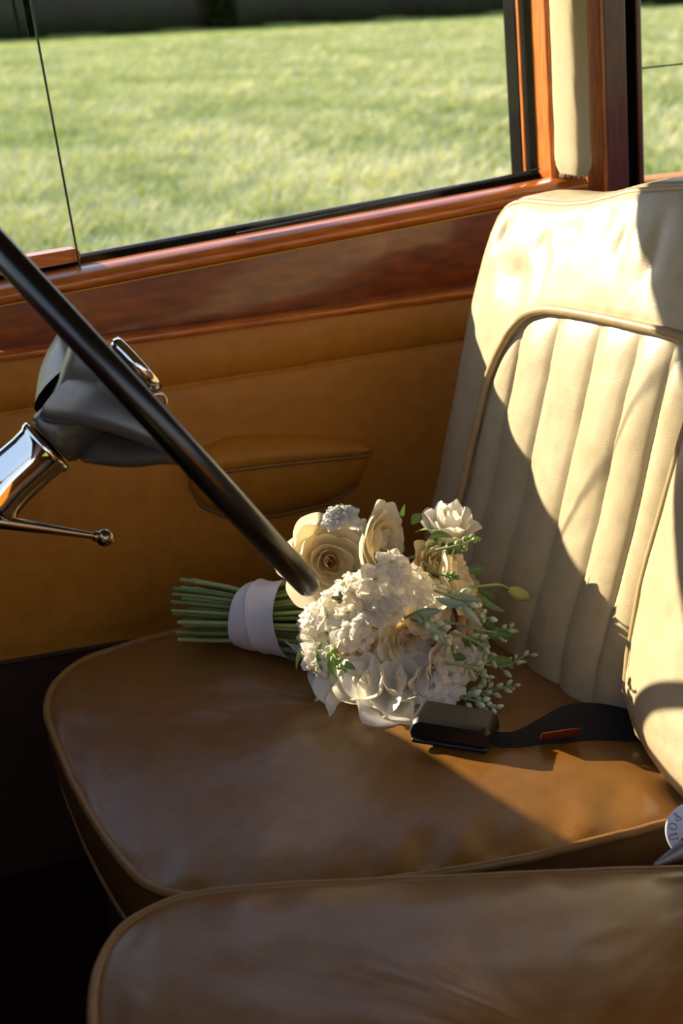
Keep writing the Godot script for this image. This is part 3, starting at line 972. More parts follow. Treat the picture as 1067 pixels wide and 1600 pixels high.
# ---------------------------------------------------------------- steering wheel and column
func wheel() -> void:
	var axis := V(0.812, 0.581, 0.044).normalized()
	var c := V(0.301, 1.147, -1.282)
	var e6 := axis.cross(V(0, 0, 1)).normalized()      # towards the foot of the wheel
	if e6.y > 0: e6 = -e6
	var e9 := axis.cross(e6).normalized()
	if e9.z > 0: e9 = -e9                               # towards the door
	var fr := Transform3D(Basis(e6, axis, e6.cross(axis)), c)
	var o := thing("steering_wheel", "large thin-rimmed black steering wheel seen edge-on, with chrome horn push", "steering wheel")
	var s := Shape.new()
	var ring := []
	for k in 96: ring.append(c + e6 * cos(TAU * k / 96.0) * 0.26 + e9 * sin(TAU * k / 96.0) * 0.26)
	s.tube(ring, 0.0118, 14, true)
	obj("rim", s, mt.rim, o, -2.0)
	s = Shape.new()
	s.lathe(fr, [Vector2(0.010, 0.0), Vector2(0.010, 0.034), Vector2(0.006, 0.050), Vector2(0.0, 0.058), Vector2(-0.010, 0.057), Vector2(-0.026, 0.048), Vector2(-0.042, 0.038), Vector2(-0.058, 0.0315), Vector2(-0.074, 0.029), Vector2(-0.081, 0.0285), Vector2(-0.086, 0.0255), Vector2(-0.086, 0.0)], 48)
	obj("hub", s, mt.alu, o, 0.4)
	for sd in [1.0, -1.0]:
		# each spoke is a cast web of two arms meeting at the rim
		var sk := Node3D.new()
		sk.name = part_name(o, "spoke")
		o.add_child(sk)
		for t in [1.0, -1.0]:
			var rows := []
			for k in 21:
				var f := k / 20.0
				var mid: Vector3 = c + e9 * sd * lerpf(0.016, 0.257, f) + e6 * t * lerpf(0.027, 0.004, smoothstep(0.25, 1.0, f)) + axis * (-0.042 * pow(1.0 - f, 1.25))
				var tall := lerpf(0.036, 0.0085, pow(smoothstep(0.0, 1.0, f), 0.75))
				var thin := lerpf(0.0125, 0.0075, f)
				var loop_ := []
				for q in 18: loop_.append(mid + axis * sin(TAU * q / 18.0) * tall + e6 * cos(TAU * q / 18.0) * thin)
				rows.append(loop_)
			var a := Shape.new()
			a.grid(rows, true)
			obj("spoke_arm", a, mt.alu, sk, -2.0)
	var hb := Node3D.new()
	hb.name = "horn_push"
	o.add_child(hb)
	s = Shape.new()
	s.lathe(fr, [Vector2(0.012, 0.026), Vector2(0.016, 0.031), Vector2(0.021, 0.0325), Vector2(0.026, 0.031), Vector2(0.0275, 0.027), Vector2(0.0265, 0.024), Vector2(0.022, 0.023)], 40)
	obj("bezel", s, mt.chrome, hb, 0.3)
	s = Shape.new()
	s.lathe(fr, [Vector2(0.022, 0.0235), Vector2(0.026, 0.018), Vector2(0.028, 0.009), Vector2(0.0285, 0.0)], 32)
	obj("centre", s, mt.black_plastic, hb, 0.3)
	s = Shape.new()
	var lp := []
	var mid := c + axis * 0.0125 + e6 * 0.030 - e9 * 0.030
	for k in 20: lp.append(mid + e6 * cos(TAU * k / 20.0) * 0.0075 + axis * sin(TAU * k / 20.0) * 0.0075)
	s.tube(lp, 0.0018, 8, true)
	s.tube([c + axis * 0.010 + e6 * 0.012, mid - e6 * 0.007], 0.0022, 8)
	obj("control_lever", s, mt.chrome, o, -2.0)
	# column jacket: chrome sleeve, band, dark tube to the bulkhead, lever
	var k2 := thing("steering_column", "chrome-sleeved steering column with a ball-ended lever below the wheel", "steering column")
	s = Shape.new()
	s.lathe(fr, [Vector2(-0.089, 0.02), Vector2(-0.089, 0.0275), Vector2(-0.091, 0.0295), Vector2(-0.095, 0.0295), Vector2(-0.098, 0.0275), Vector2(-0.11, 0.0265), Vector2(-0.135, 0.027), Vector2(-0.15, 0.0285), Vector2(-0.158, 0.031), Vector2(-0.163, 0.0315), Vector2(-0.166, 0.029), Vector2(-0.166, 0.02)], 44)
	obj("chrome_sleeve", s, mt.chrome, k2, 0.5)
	s = Shape.new()
	s.lathe(fr, [Vector2(-0.166, 0.0), Vector2(-0.166, 0.0275), Vector2(-0.20, 0.0275), Vector2(-0.62, 0.0265), Vector2(-0.62, 0.0)], 36)
	obj("jacket", s, mt.spoke, k2, 0.5)
	var lv := Node3D.new()
	lv.name = "lever"
	k2.add_child(lv)
	var p0 := V(0.164, 1.036, -1.272)
	var p1 := V(0.266, 0.999, -1.272)
	s = Shape.new()
	s.tube([p0, p0.lerp(p1, 0.15), p0.lerp(p1, 0.5), p0.lerp(p1, 0.93), p1], [0.0075, 0.0068, 0.0048, 0.0032, 0.0034], 14)
	obj("lever_arm", s, mt.chrome_worn, lv, -2.0)
	s = Shape.new()
	s.lathe(along(p1 - p0, p1), [Vector2(-0.009, 0.0), Vector2(-0.009, 0.005), Vector2(-0.006, 0.0055), Vector2(-0.005, 0.0045), Vector2(-0.004, 0.006), Vector2(-0.001, 0.0082), Vector2(0.003, 0.0088), Vector2(0.0075, 0.007), Vector2(0.0105, 0.004), Vector2(0.0115, 0.0)], 24)
	obj("knob", s, mt.chrome_worn, lv, 0.4)

# ---------------------------------------------------------------- seat belt
func belt() -> void:
	var o := thing("seat_belt", "black seat belt lying on the cushion, its buckle beside the flowers", "seat belt")
	var a := V(0.553, 0.768, -1.190)
	var b := V(0.612, 0.765, -1.138)
	var x := (b - a).normalized()
	var y := (UP - x * UP.dot(x)).normalized()
	var z := x.cross(y)
	var f := Transform3D(Basis(x, y, z), (a + b) / 2.0)
	var s := Shape.new()
	# buckle body: chamfered wedge with a raised top plate
	s.sweep(PackedVector2Array([Vector2(-0.042, -0.012), Vector2(0.040, -0.012), Vector2(0.043, -0.006), Vector2(0.041, 0.006), Vector2(0.034, 0.012), Vector2(-0.034, 0.013), Vector2(-0.041, 0.008), Vector2(-0.044, -0.004)]), [f * at(0, 0, -0.021), f * at(0, 0, -0.018), f * at(0, 0, 0.014), f * Transform3D(Basis.IDENTITY.scaled(V(0.94, 0.8, 1)), V(0, -0.001, 0.019))])
	obj("buckle_housing", s, mt.black_plastic, o, 0.7)
	s = Shape.new()
	s.box(f * at(0.0, -0.012, 0.012), V(0.080, 0.006, 0.020), 0.002)
	obj("lower_lip", s, mt.black_plastic, o)
	s = Shape.new()
	s.box(f * at(-0.035, -0.0135, 0.0135), V(0.010, 0.005, 0.012), 0.0015)
	obj("metal_tongue", s, mt.chrome, o)
	# webbing: flat strap that lies over on its edge by the buckle and turns flat towards the seat gap
	var mids := curve([V(0.608, 0.758, -1.140), V(0.634, 0.752, -1.130), V(0.665, 0.753, -1.128), V(0.700, 0.757, -1.128), V(0.735, 0.755, -1.115), V(0.775, 0.745, -1.085), V(0.81, 0.73, -1.06)], 6)
	var rows := []
	var back := []
	for i in mids.size():
		var t := i / float(mids.size() - 1)
		var tilt := lerpf(1.25, 0.55, smoothstep(0.0, 0.5, t))
		var dir := V(0.25, 0, -1).normalized() * cos(tilt) + UP * sin(tilt)
		var hw := lerpf(0.008, 0.022, smoothstep(0.05, 0.55, t))
		var nrm := dir.cross(V(1, 0, 0.3)).normalized()
		var row := []
		for k in 7: row.append(mids[i] + dir * hw * (k / 3.0 - 1.0) + nrm * 0.0007)
		var r2 := []
		for k in 7: r2.append(mids[i] + dir * hw * (k / 3.0 - 1.0) - nrm * 0.0007)
		r2.reverse()
		rows.append(row + r2)
	s = Shape.new()
	s.grid(rows, true)
	obj("webbing", s, mt.webbing, o, 0.5)
	s = Shape.new()
	s.box(Transform3D(Basis(V(0.96, 0.05, 0.28), V(-0.1, 0.75, 0.65), V(-0.2, -0.65, 0.72)).orthonormalized(), V(0.676, 0.757, -1.112)), V(0.040, 0.024, 0.0012), 0.0004)
	obj("sewn_label", s, mt.red_label, o).set_meta("label", "small red label sewn on the strap")

# ---------------------------------------------------------------- bouquet
func petal_mesh(rm: float, hm: float, half: float, curl: float, ruffle: float, base: Color, tip: Color, closed := 0.0, seed_ := 0) -> ArrayMesh:
	# a petal wrapped about the y axis; rm and hm are its reach and height, half its half angle
	var s := Shape.new()
	var rows := []
	var cols := []
	var nu := 14
	var nv := 10
	for j in nv + 1:
		var v := j / float(nv)
		var row := []
		var cr := []
		for i in nu + 1:
			var u := 2.0 * i / nu - 1.0
			var vv := v * (1.0 - 0.24 * pow(absf(u), 2.4))
			var r := rm * (1.0 - pow(1.0 - minf(vv * 1.15, 1.0), 2.0))
			r -= closed * rm * smoothstep(0.5, 1.0, vv)
			r += curl * rm * pow(maxf(0.0, vv - 0.62) / 0.38, 2.0)
			var y := hm * pow(vv, 0.95) - curl * hm * 0.35 * pow(maxf(0.0, vv - 0.72) / 0.28, 2.0)
			var w := half * pow(sin(PI * 0.5 * minf(1.0, 0.25 + v * 1.1)), 0.8) * (1.0 if v < 0.8 else sqrt(maxf(0.45, 1.0 - pow((v - 0.8) / 0.25, 2.0))))
			var rf := ruffle * v * v
			var wave := sin(u * 4.2 + seed_ * 1.7) * 0.7 + sin(u * 8.0 + seed_ * 2.9 + v * 3.0) * 0.3
			r += rm * rf * 0.30 * wave
			y += hm * rf * 0.14 * sin(u * 6.0 + seed_)
			var a := u * w
			row.append(V(sin(a) * r, y, cos(a) * r))
			cr.append(base.lerp(tip, smoothstep(0.1, 0.8, v)))
		rows.append(row)
		cols.append(cr)
	s.grid(rows, false, false, cols)
	return s.done(-2.0)

const IVORY := Color(0.93, 0.88, 0.73)
const CREAM := Color(0.89, 0.77, 0.50)
const PEACH := Color(0.86, 0.60, 0.33)
const WHITE_ := Color(0.95, 0.94, 0.90)

func rose(parent: Node3D, called: String, where: Vector3, axis: Vector3, r: float, outer: Color, heart: Color, open := 1.0, ruffle := 0.18, label := "", tall := 1.0) -> Node3D:
	var o := Node3D.new()
	o.name = part_name(parent, called)
	parent.add_child(o)
	o.transform = along(axis, where - axis.normalized() * r * 0.55)
	if label: o.set_meta("label", label)
	var layers := [[5, 0.10, 0.86, 1.1, 0.0, 0.3], [6, 0.20, 0.92, 0.9, 0.0, 0.2], [7, 0.32, 0.97, 0.8, 0.03, 0.1], [7, 0.46, 1.0, 0.75, 0.08, 0.0], [7, 0.62, 0.97, 0.75, 0.16, 0.0], [7, 0.79, 0.86, 0.74, 0.24, 0.0], [7, 0.95, 0.66, 0.74, 0.30 * open, 0.0]]
	var turn := rng.randf() * TAU
	for l in layers.size():
		var q: Array = layers[l].duplicate()
		if called != "rose" and called != "carnation":      # few broad loose petals
			if l in [0, 2, 4]: continue
			q[0] = q[0] - 2
			q[3] *= 1.35
		var f := l / 6.0
		var kinds := []
		for k in 2:
			kinds.append(petal_mesh(r * q[1] * (1.0 if l < 3 else open), r * q[2] * tall, q[3], q[4], ruffle * (0.4 + f), heart.lerp(outer, clampf(f * 1.9 - 0.05, 0, 1)), heart.lerp(outer, clampf(f * 2.4 + 0.12, 0, 1)), q[5], rng.randi() % 100))
		for k in q[0]:
			var p := put("petal", kinds[k % 2], mt.petal, o)
			turn += TAU / q[0]
			p.rotation = V(rng.randf_range(-0.07, 0.07), turn + rng.randf_range(-0.16, 0.16), rng.randf_range(-0.07, 0.07))
			var s := rng.randf_range(0.93, 1.07)
			p.scale = V(s, rng.randf_range(0.92, 1.06), s)
		turn += 0.7
	return o

func floret_mesh(r: float, n: int, tint: Color, seed_: int) -> ArrayMesh:
	# four or five rounded ruffled petals round a small green throat, with an inner ring
	var s := Shape.new()
	for ring in 2:
		var m := n if ring == 0 else n - 1
		for k in m:
			var a0 := TAU * k / m + ring * 0.6 + seed_ * 0.3
			var rr := r * (1.0 if ring == 0 else 0.62)
			var rows := []
			var cols := []
			for j in 6:
				var v := j / 5.0
				var row := []
				var cr := []
				for i in 6:
					var u := i / 2.5 - 1.0
					var w := 0.78 * sin(PI * 0.5 * minf(1.0, 0.2 + v * 1.2)) * (1.0 if v < 0.75 else sqrt(maxf(0.1, 1.0 - pow((v - 0.75) / 0.28, 2.0))))
					var rad := rr * v * (1.0 - 0.15 * u * u)
					var a := a0 + u * w
					var y := rr * (0.30 * v * (1.0 - v) + (0.34 if ring == 1 else -0.10) * v + 0.14 * v * sin(u * 4.0 + k * 2.0 + seed_) + 0.07 * v * sin(u * 7.0 + seed_))
					row.append(V(cos(a) * rad, y, sin(a) * rad))
					cr.append(Color(0.42, 0.52, 0.16).lerp(tint, smoothstep(0.06, 0.3, v)))
				rows.append(row)
				cols.append(cr)
			s.grid(rows, false, false, cols)
	return s.done(-2.0)

func leaf_mesh(length: float, width: float, fold: float, droop: float, a: Color, b: Color) -> ArrayMesh:
	var s := Shape.new()
	var rows := []
	var cols := []
	for j in 9:
		var v := j / 8.0
		var w := width * pow(sin(PI * clampf(v * 0.97 + 0.02, 0, 1)), 0.8)
		var row := []
		var cr := []
		for i in 5:
			var u := i / 2.0 - 1.0
			row.append(V(u * w * 0.5, length * v, absf(u) * fold * w - droop * v * v * length))
			cr.append(a.lerp(b, 1.0 - absf(u) if i == 2 else 0.0))
		rows.append(row)
		cols.append(cr)
	s.grid(rows, false, false, cols)
	return s.done(-2.0)

func bud_mesh(length: float, r: float, a: Color, b: Color) -> ArrayMesh:
	var s := Shape.new()
	var rows := []
	var cols := []
	for j in 8:
		var v := j / 7.0
		var row := []
		var cr := []
		for k in 9:
			var an := TAU * k / 9.0
			var rr := r * pow(sin(PI * clampf(0.06 + 0.9 * pow(v, 0.85), 0, 1)), 0.75) * (1.0 + 0.12 * cos(an * 3.0))
			row.append(V(cos(an) * rr, length * v, sin(an) * rr))
			cr.append(a.lerp(b, v))
		rows.append(row)
		cols.append(cr)
	s.grid(rows, true, false, cols)
	return s.done(-2.0)

func sprig(parent: Node3D, pts: Array, buds: Array, n: int, green: Color, spread := 0.012, start := 0.3) -> void:
	var o := Node3D.new()
	o.name = part_name(parent, "bud_sprig")
	parent.add_child(o)
	var path := curve(pts, 6)
	var s := Shape.new()
	s.tint = green
	var rad := []
	for i in path.size(): rad.append(lerpf(0.0017, 0.0008, i / float(path.size() - 1)))
	s.tube(path, rad, 6)
	for k in n:
		var f := lerpf(start, 1.0, (k + 0.5) / n)
		var q := f * (path.size() - 1)
		var i := mini(int(q), path.size() - 2)
		var p: Vector3 = path[i].lerp(path[i + 1], q - i)
		var t: Vector3 = (path[i + 1] - path[i]).normalized()
		var a := k * 2.4
		var side := along(t, p)
		var out := (side.basis.x * cos(a) + side.basis.z * sin(a))
		var d := (t * lerpf(0.7, 1.6, f) + out).normalized()
		var root := p + d * spread * lerpf(0.8, 0.25, f)
		s.tube([p, root], 0.0007, 5)
		var b := put("bud", buds[k % buds.size()], mt.leaf, o)
		b.transform = along(d, root)
		b.scale = Vector3.ONE * lerpf(1.15, 0.7, f) * rng.randf_range(0.85, 1.1)
	obj("sprig_stem", s, mt.stem, o, -2.0)

func stock(parent: Node3D, pts: Array, kinds: Array, n: int, reach: float, outward: Vector3) -> void:
	var o := Node3D.new()
	o.name = part_name(parent, "stock_flower")
	parent.add_child(o)
	var path := curve(pts, 6)
	for k in n:
		var f := (k + 0.5) / n
		var q := f * (path.size() - 1)
		var i := mini(int(q), path.size() - 2)
		var p: Vector3 = path[i].lerp(path[i + 1], q - i)
		var t: Vector3 = (path[i + 1] - path[i]).normalized()
		var sd := t.cross(outward).normalized()
		var a := rng.randf_range(-1.35, 1.35)
		var d := (outward * cos(a) + sd * sin(a)).normalized()
		d = (d + t * rng.randf_range(-0.3, 0.4)).normalized()
		var b := put("floret", kinds[k % kinds.size()], mt.petal, o)
		b.transform = along(d, p + d * reach * rng.randf_range(0.7, 1.05)).rotated_local(UP, rng.randf() * TAU)
		b.scale = Vector3.ONE * rng.randf_range(0.8, 1.15)

func bouquet() -> void:
	var o := thing("bouquet", "hand-tied bridal bouquet of cream roses and white stock, stems wrapped in satin ribbon", "bouquet")
	var heart := V(0.627, 0.804, -1.368)
	# roses
	rose(o, "rose", V(0.552, 0.868, -1.410), V(-0.22, 0.28, 0.92), 0.047, IVORY, PEACH, 1.05, 0.08, "open cream rose with a peach heart")
	rose(o, "rose", V(0.600, 0.897, -1.370), V(0.60, 0.10, 0.80), 0.036, IVORY, CREAM.lerp(PEACH, 0.4), 1.05, 0.12)
	rose(o, "rose", V(0.590, 0.876, -1.430), V(0.0, 0.8, 0.6), 0.030, IVORY, CREAM, 0.9, 0.12)
	rose(o, "lisianthus", V(0.669, 0.908, -1.339), V(0.10, 0.95, 0.22), 0.033, WHITE_, IVORY, 0.90, 0.30, "upright white bloom at the top", 1.45)
	rose(o, "garden_rose", V(0.540, 0.766, -1.294), V(-0.50, 0.80, 0.35), 0.048, WHITE_, CREAM, 1.2, 0.2, "ruffled white bloom resting on the cushion")
	rose(o, "garden_rose", V(0.573, 0.770, -1.268), V(-0.15, 0.85, 0.45), 0.043, WHITE_, CREAM, 1.2, 0.2)
	rose(o, "rose", V(0.654, 0.868, -1.295), V(0.8, 0.3, 0.5), 0.036, IVORY, CREAM, 1.0, 0.2)
	rose(o, "rose", V(0.637, 0.884, -1.305), V(0.2, 0.7, 0.7), 0.027, CREAM, CREAM, 1.0, 0.2)
	rose(o, "rose", V(0.590, 0.814, -1.291), V(0.05, 0.0, 1.0), 0.031, IVORY, CREAM.lerp(PEACH, 0.55), 1.0, 0.12, "pale yellow rose with an apricot heart")
	rose(o, "rose", V(0.670, 0.809, -1.289), V(0.8, 0.0, 0.6), 0.032, Color(0.87, 0.70, 0.50), PEACH, 1.0, 0.2)
	rose(o, "carnation", V(0.623, 0.788, -1.258), V(0.35, 0.0, 0.9), 0.031, WHITE_, IVORY, 1.05, 0.26)
	rose(o, "rose", V(0.542, 0.802, -1.323), V(-0.2, -0.45, 0.8), 0.028, CREAM, CREAM, 0.9, 0.2)
	rose(o, "carnation", V(0.603, 0.766, -1.259), V(0.2, -0.1, 0.95), 0.026, WHITE_, IVORY, 1.05, 0.26)
	rose(o, "carnation", V(0.512, 0.776, -1.352), V(-0.8, 0.2, 0.5), 0.020, WHITE_, WHITE_, 1.05, 0.26)
	rose(o, "rose", V(0.615, 0.844, -1.287), V(0.1, 0.3, 0.95), 0.029, IVORY, CREAM, 1.0, 0.2)
	rose(o, "rose", V(0.700, 0.818, -1.367), V(0.95, 0.15, 0.0), 0.034, CREAM, PEACH, 1.0, 0.2)
	rose(o, "rose", V(0.627, 0.843, -1.463), V(0.1, 0.4, -0.9), 0.036, IVORY, CREAM, 1.0, 0.2)
	rose(o, "rose", V(0.656, 0.783, -1.404), V(0.6, -0.1, -0.7), 0.036, IVORY, CREAM, 1.0, 0.2)
	# white stock and hydrangea
	var white := []
	for k in 4: white.append(floret_mesh(0.0195, 5 - k % 2, WHITE_, k))
	var blue := []
	for k in 2: blue.append(floret_mesh(0.0115, 4, Color(0.72, 0.76, 0.82), k + 9))
	stock(o, [V(0.520, 0.812, -1.370), V(0.540, 0.851, -1.332), V(0.563, 0.882, -1.298)], white, 12, 0.020, V(-0.6, 0.45, 0.7))
	stock(o, [V(0.530, 0.808, -1.330), V(0.556, 0.838, -1.307), V(0.581, 0.866, -1.288)], white, 13, 0.020, V(-0.5, 0.45, 0.75))
	stock(o, [V(0.571, 0.898, -1.289), V(0.594, 0.878, -1.278), V(0.622, 0.854, -1.275)], white, 10, 0.016, V(-0.3, 0.65, 0.7))
	stock(o, [V(0.547, 0.915, -1.392), V(0.559, 0.927, -1.389), V(0.577, 0.924, -1.383)], blue, 11, 0.012, V(-0.2, 0.7, 0.6))
	stock(o, [V(0.519, 0.800, -1.392), V(0.512, 0.788, -1.368), V(0.505, 0.777, -1.337)], white, 9, 0.010, V(-0.8, 0.1, 0.55))
	stock(o, [V(0.617, 0.776, -1.252), V(0.647, 0.779, -1.257), V(0.671, 0.795, -1.270)], white, 7, 0.012, V(0.0, 0.4, 0.9))
	stock(o, [V(0.576, 0.755, -1.257), V(0.597, 0.756, -1.249), V(0.619, 0.757, -1.241)], white, 9, 0.010, V(-0.2, 0.6, 0.7))
	# silver-green bud sprigs
	var silver := []
	for k in 3: silver.append(bud_mesh(0.013 - 0.001 * k, 0.0036, Color(0.26, 0.36, 0.17), Color(0.55, 0.60, 0.42)))
	var pale := [bud_mesh(0.014, 0.0042, Color(0.30, 0.40, 0.20), Color(0.75, 0.78, 0.66)), bud_mesh(0.010, 0.004, Color(0.36, 0.46, 0.2), Color(0.82, 0.84, 0.74))]
	var round_buds := [bud_mesh(0.008, 0.0042, Color(0.24, 0.36, 0.10), Color(0.36, 0.48, 0.16))]
	var gs := Color(0.22, 0.32, 0.14)
	sprig(o, [V(0.629, 0.830, -1.275), V(0.680, 0.812, -1.258), V(0.714, 0.801, -1.277)], silver, 11, gs, 0.011, 0.45)
	sprig(o, [V(0.641, 0.793, -1.256), V(0.680, 0.776, -1.244), V(0.719, 0.781, -1.248)], silver, 10, gs, 0.011, 0.4)
	sprig(o, [V(0.612, 0.757, -1.245), V(0.646, 0.759, -1.231), V(0.683, 0.763, -1.219)], silver, 13, gs, 0.010, 0.3)
	sprig(o, [V(0.605, 0.882, -1.245), V(0.636, 0.864, -1.245), V(0.671, 0.832, -1.254)], pale, 13, gs, 0.012, 0.2)
	sprig(o, [V(0.574, 0.852, -1.258), V(0.586, 0.860, -1.246), V(0.602, 0.833, -1.250)], pale, 6, gs, 0.012, 0.5)
	sprig(o, [V(0.621, 0.915, -1.274), V(0.644, 0.920, -1.263), V(0.682, 0.912, -1.293)], round_buds, 7, gs, 0.009, 0.3)
	sprig(o, [V(0.594, 0.914, -1.252), V(0.609, 0.901, -1.243), V(0.627, 0.895, -1.241)], round_buds, 5, gs, 0.006, 0.6)
	sprig(o, [V(0.614, 0.757, -1.243), V(0.636, 0.755, -1.224), V(0.653, 0.749, -1.207)], pale, 11, gs, 0.010, 0.2)
	sprig(o, [V(0.521, 0.802, -1.340), V(0.514, 0.800, -1.319), V(0.515, 0.790, -1.294)], round_buds, 9, Color(0.4, 0.5, 0.15), 0.008, 0.2)
	sprig(o, [V(0.585, 0.846, -1.266), V(0.606, 0.836, -1.246), V(0.622, 0.812, -1.240)], pale, 9, gs, 0.011, 0.25)
	sprig(o, [V(0.630, 0.822, -1.260), V(0.652, 0.812, -1.243), V(0.668, 0.790, -1.240)], silver, 10, gs, 0.011, 0.2)
	sprig(o, [V(0.610, 0.800, -1.238), V(0.636, 0.793, -1.226), V(0.655, 0.776, -1.224)], silver, 9, gs, 0.010, 0.25)
	sprig(o, [V(0.612, 0.885, -1.335), V(0.637, 0.898, -1.318), V(0.648, 0.914, -1.325)], round_buds, 9, gs, 0.008, 0.2)
	# the pointed lisianthus bud on its own stalk
	var lb := Node3D.new()
	lb.name = "lisianthus_bud"
	o.add_child(lb)
	var s := Shape.new()
	s.tint = Color(0.28, 0.36, 0.12)
	s.tube(curve([V(0.653, 0.863, -1.276), V(0.692, 0.861, -1.272), V(0.722, 0.840, -1.299)], 5), 0.0016, 7)
	obj("stalk", s, mt.stem, lb, -2.0)
	put("bud", bud_mesh(0.036, 0.0078, Color(0.36, 0.42, 0.12), Color(0.60, 0.58, 0.24)), mt.leaf, lb).transform = along(V(0.032, -0.020, -0.004), V(0.721, 0.840, -1.298))
	# leaves
	var leaves := []
	for q in [[0.030, 0.014, 0.2, 0.25], [0.022, 0.012, 0.1, 0.15], [0.036, 0.013, 0.25, 0.3]]:
		leaves.append(leaf_mesh(q[0], q[1], q[2], q[3], Color(0.13, 0.22, 0.07), Color(0.20, 0.30, 0.12)))
	var pale_leaf := leaf_mesh(0.034, 0.010, 0.25, 0.3, Color(0.30, 0.40, 0.28), Color(0.42, 0.52, 0.40))
	for q in [[V(0.626, 0.921, -1.344), V(0.3, 0.7, 0.5), 1], [V(0.633, 0.915, -1.312), V(0.6, 0.3, 0.7), 0], [V(0.621, 0.929, -1.352), V(-0.3, 0.8, 0.4), 1], [V(0.649, 0.896, -1.319), V(0.7, 0.1, 0.6), 0], [V(0.620, 0.921, -1.319), V(0.1, 0.5, 0.8), 1], [V(0.673, 0.869, -1.304), V(0.8, 0.2, 0.4), 1], [V(0.682, 0.850, -1.297), V(0.7, -0.5, 0.4), 1], [V(0.690, 0.840, -1.308), V(0.5, -0.8, 0.3), 2], [V(0.521, 0.809, -1.392), V(-0.6, -0.6, 0.4), 2], [V(0.515, 0.799, -1.352), V(-0.5, -0.7, 0.5), 2], [V(0.517, 0.793, -1.329), V(-0.2, -0.7, 0.6), 0], [V(0.505, 0.788, -1.370), V(-0.8, -0.3, 0.4), 2], [V(0.526, 0.791, -1.311), V(0.2, -0.9, 0.4), 1], [V(0.673, 0.820, -1.278), V(0.6, -0.3, 0.7), 1], [V(0.664, 0.814, -1.271), V(0.3, -0.6, 0.7), 1], [V(0.674, 0.807, -1.263), V(0.8, 0.1, 0.5), 0], [V(0.645, 0.804, -1.262), V(0.5, 0.3, 0.7), 1], [V(0.623, 0.797, -1.258), V(0.7, 0.0, 0.6), 1], [V(0.666, 0.786, -1.254), V(0.8, -0.2, 0.4), 0]]:
		var l := put("leaf", leaves[q[2]], mt.leaf, o)
		l.transform = along(q[1], q[0], V(0, 0.2, 1)).rotated_local(UP, rng.randf_range(-0.8, 0.8))
	for q in [[V(0.603, 0.876, -1.241), V(0.7, -0.3, 0.5)], [V(0.622, 0.869, -1.245), V(0.9, 0.0, 0.3)], [V(0.578, 0.856, -1.254), V(0.9, 0.1, 0.3)], [V(0.584, 0.856, -1.251), V(0.6, -0.7, 0.3)], [V(0.594, 0.851, -1.250), V(0.5, -0.8, 0.2)], [V(0.636, 0.862, -1.248), V(0.4, -0.8, 0.4)]]:
		put("leaf", pale_leaf, mt.leaf, o).transform = along(q[1], q[0], V(0, 0.2, 1)).rotated_local(UP, rng.randf_range(-0.6, 0.6))
	# leafy filling between the blooms
	for k in 70:
		var d := V(rng.randf_range(-1, 1), rng.randf_range(-0.9, 1), rng.randf_range(-1, 1)).normalized()
		if d.y < -0.55: continue
		put("leaf", leaves[k % 3], mt.leaf, o).transform = along((d + V(rng.randf_range(-0.6, 0.6), rng.randf_range(-0.6, 0.6), rng.randf_range(-0.6, 0.6))).normalized(), heart + d * V(0.062, 0.055, 0.062) * rng.randf_range(0.8, 1.05), V(0.1, 0.3, 1)).rotated_local(UP, rng.randf_range(-1.5, 1.5))
	# stems through the binding point and out to their cut ends
	var tie := V(0.482, 0.787, -1.485)
	var run := (V(0.418, 0.782, -1.56) - tie).normalized()
	var fx := along(run, tie)
	for k in 38:
		var a := k * 2.399963
		var rr := 0.033 * sqrt((k + 0.5) / 38.0)
		var mid := tie + fx.basis.x * cos(a) * rr + fx.basis.z * sin(a) * rr
		var ln := 0.096 + rng.randf_range(-0.022, 0.010)
		var end := mid + run * ln + (fx.basis.x * cos(a + 0.7) + fx.basis.z * sin(a + 0.7)) * rr * 0.25
		end.y = maxf(end.y, 0.742)
		var far := heart + (mid - tie) * 1.9 - run * -0.01
		var st := Shape.new()
		var g := rng.randf()
		st.tint = Color(0.15, 0.20, 0.05).lerp(Color(0.46, 0.47, 0.20), g * g)
		st.tube(curve([far, far.lerp(mid, 0.55) + (mid - tie) * 0.1, mid, mid.lerp(end, 0.5), end], 3), 0.0022 + 0.0022 * rng.randf() * rng.randf(), 8)
		obj("stem", st, mt.stem, o, 0.4)
	# satin ribbon, two turns with an overlap and a loose tail
	var rb := Node3D.new()
	rb.name = "ribbon"
	o.add_child(rb)
	for turn in 2:
		var rows := []
		for j in 9:
			var f := j / 8.0
			var row := []
			for k in 49:
				var a := TAU * k / 48.0
				var t := lerpf(0.012, -0.020, f) if turn == 0 else lerpf(-0.010, -0.050, f)
				t += (0.004 if turn == 0 else -0.008) * sin(a + 0.6) - (0.010 * f * f * maxf(0.0, sin(a - 0.4)) if turn == 1 else 0.0)
				var r := 0.0400 + 0.0012 * turn + 0.0012 * sin(f * PI) + 0.0008 * sin(a * 5.0 + f * 4.0) + (0.0065 * f * f * f + 0.0030 * pow(1.0 - f, 4.0) if turn == 1 else 0.0)
				var p := tie + run * t + fx.basis.x * cos(a) * r + fx.basis.z * sin(a) * r
				p.y = maxf(p.y, 0.7435)
				row.append(p)
			rows.append(row)
		var sr := Shape.new()
		sr.grid(rows)
		obj("ribbon_wrap", sr, mt.satin, rb, -2.0)
	var tail := []
	for j in 9:
		var f := j / 8.0
		var p := V(0.508, 0.765, -1.425).lerp(V(0.519, 0.745, -1.408), f)
		tail.append([p + V(-0.012, 0.010, 0) * (1.0 - f), p + V(0.008, 0.012, 0.006) * (1.0 - f)])
	s = Shape.new(); s.grid(tail); obj("ribbon_tail", s, mt.satin, rb, -2.0)

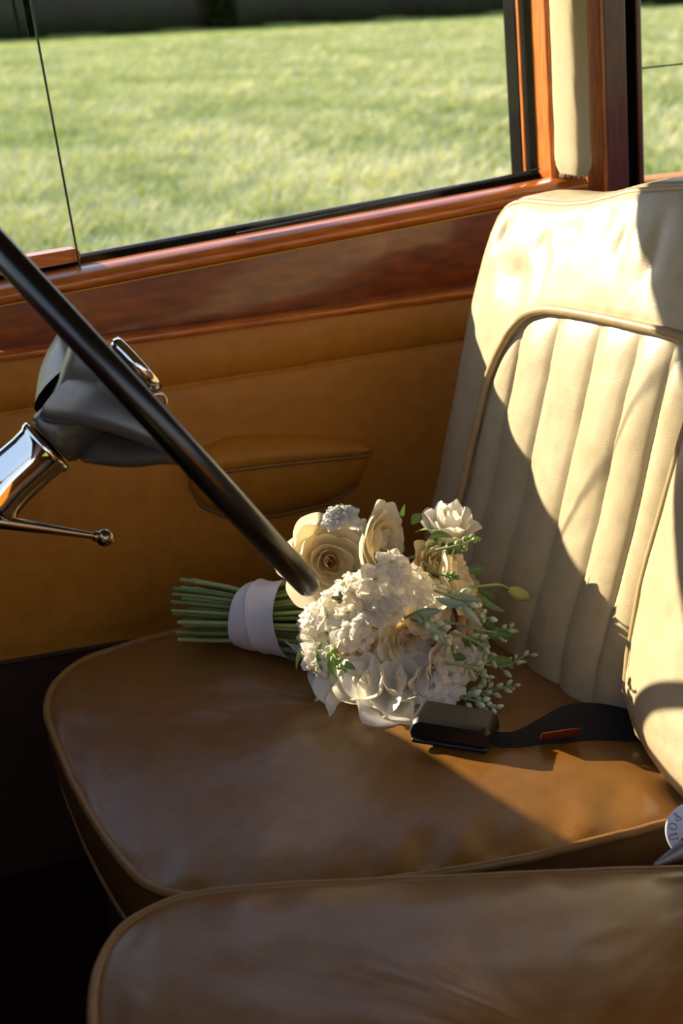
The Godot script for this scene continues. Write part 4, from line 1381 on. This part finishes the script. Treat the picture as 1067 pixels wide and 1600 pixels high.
# ---------------------------------------------------------------- round tag and metal tip at the right
func round_tag() -> void:
	var mid := V(0.690, 0.756, -0.905)
	var face := (V(0, 1.47, 0) - mid)
	face = V(face.x * 0.9, face.y * 0.75, face.z).normalized()
	var fr := along(face, mid, V(0.02, 1, 0))
	var o := thing("round_tag", "white round tag with blue letters standing at the cushion's right edge", "tag")
	var s := Shape.new()
	s.lathe(fr, [Vector2(-0.002, 0.0), Vector2(-0.002, 0.0245), Vector2(-0.0012, 0.0255), Vector2(0.0012, 0.0255), Vector2(0.002, 0.0245), Vector2(0.002, 0.0)], 56)
	obj("disc", s, mt.tag_white, o, 0.5)
	var letters := "POUR"
	for k in 4:
		var tm := TextMesh.new()
		var font := SystemFont.new()
		font.font_names = PackedStringArray(["Droid Serif"])
		tm.font = font
		tm.text = letters[k]
		tm.font_size = 32
		tm.pixel_size = 0.00030
		tm.depth = 0.0003
		tm.curve_step = 1.0
		var l := put("letter", tm, mt.ink_blue, o)
		var a := deg_to_rad(143.0 + k * 27.0)
		var x_axis := V(1, 0, 0.0)
		# the face's own right and up
		var right := UP.cross(face).normalized()
		var up := face.cross(right)
		var out := right * cos(a) + up * sin(a)
		var tangent := face.cross(out)
		l.transform = Transform3D(Basis(tangent, -out, face), mid + out * 0.0195 + face * 0.0022)
	var t := thing("metal_nib", "grey pointed metal tip with a black grip lying below the round white tag", "pen")
	var tip := V(0.603, 0.784, -0.843)
	var end := V(0.668, 0.802, -0.838)
	s = Shape.new()
	s.lathe(along(end - tip, tip), [Vector2(0.0, 0.0), Vector2(0.001, 0.0015), Vector2(0.012, 0.004), Vector2(0.028, 0.0072), Vector2(0.034, 0.0078), Vector2(0.034, 0.0)], 20)
	obj("metal_cone", s, mt.grey_metal, t, 0.5)
	s = Shape.new()
	s.lathe(along(end - tip, tip), [Vector2(0.032, 0.0), Vector2(0.032, 0.0088), Vector2(0.036, 0.0098), Vector2(0.11, 0.0105), Vector2(0.112, 0.0)], 20)
	obj("grip", s, mt.black_plastic, t, 0.5)
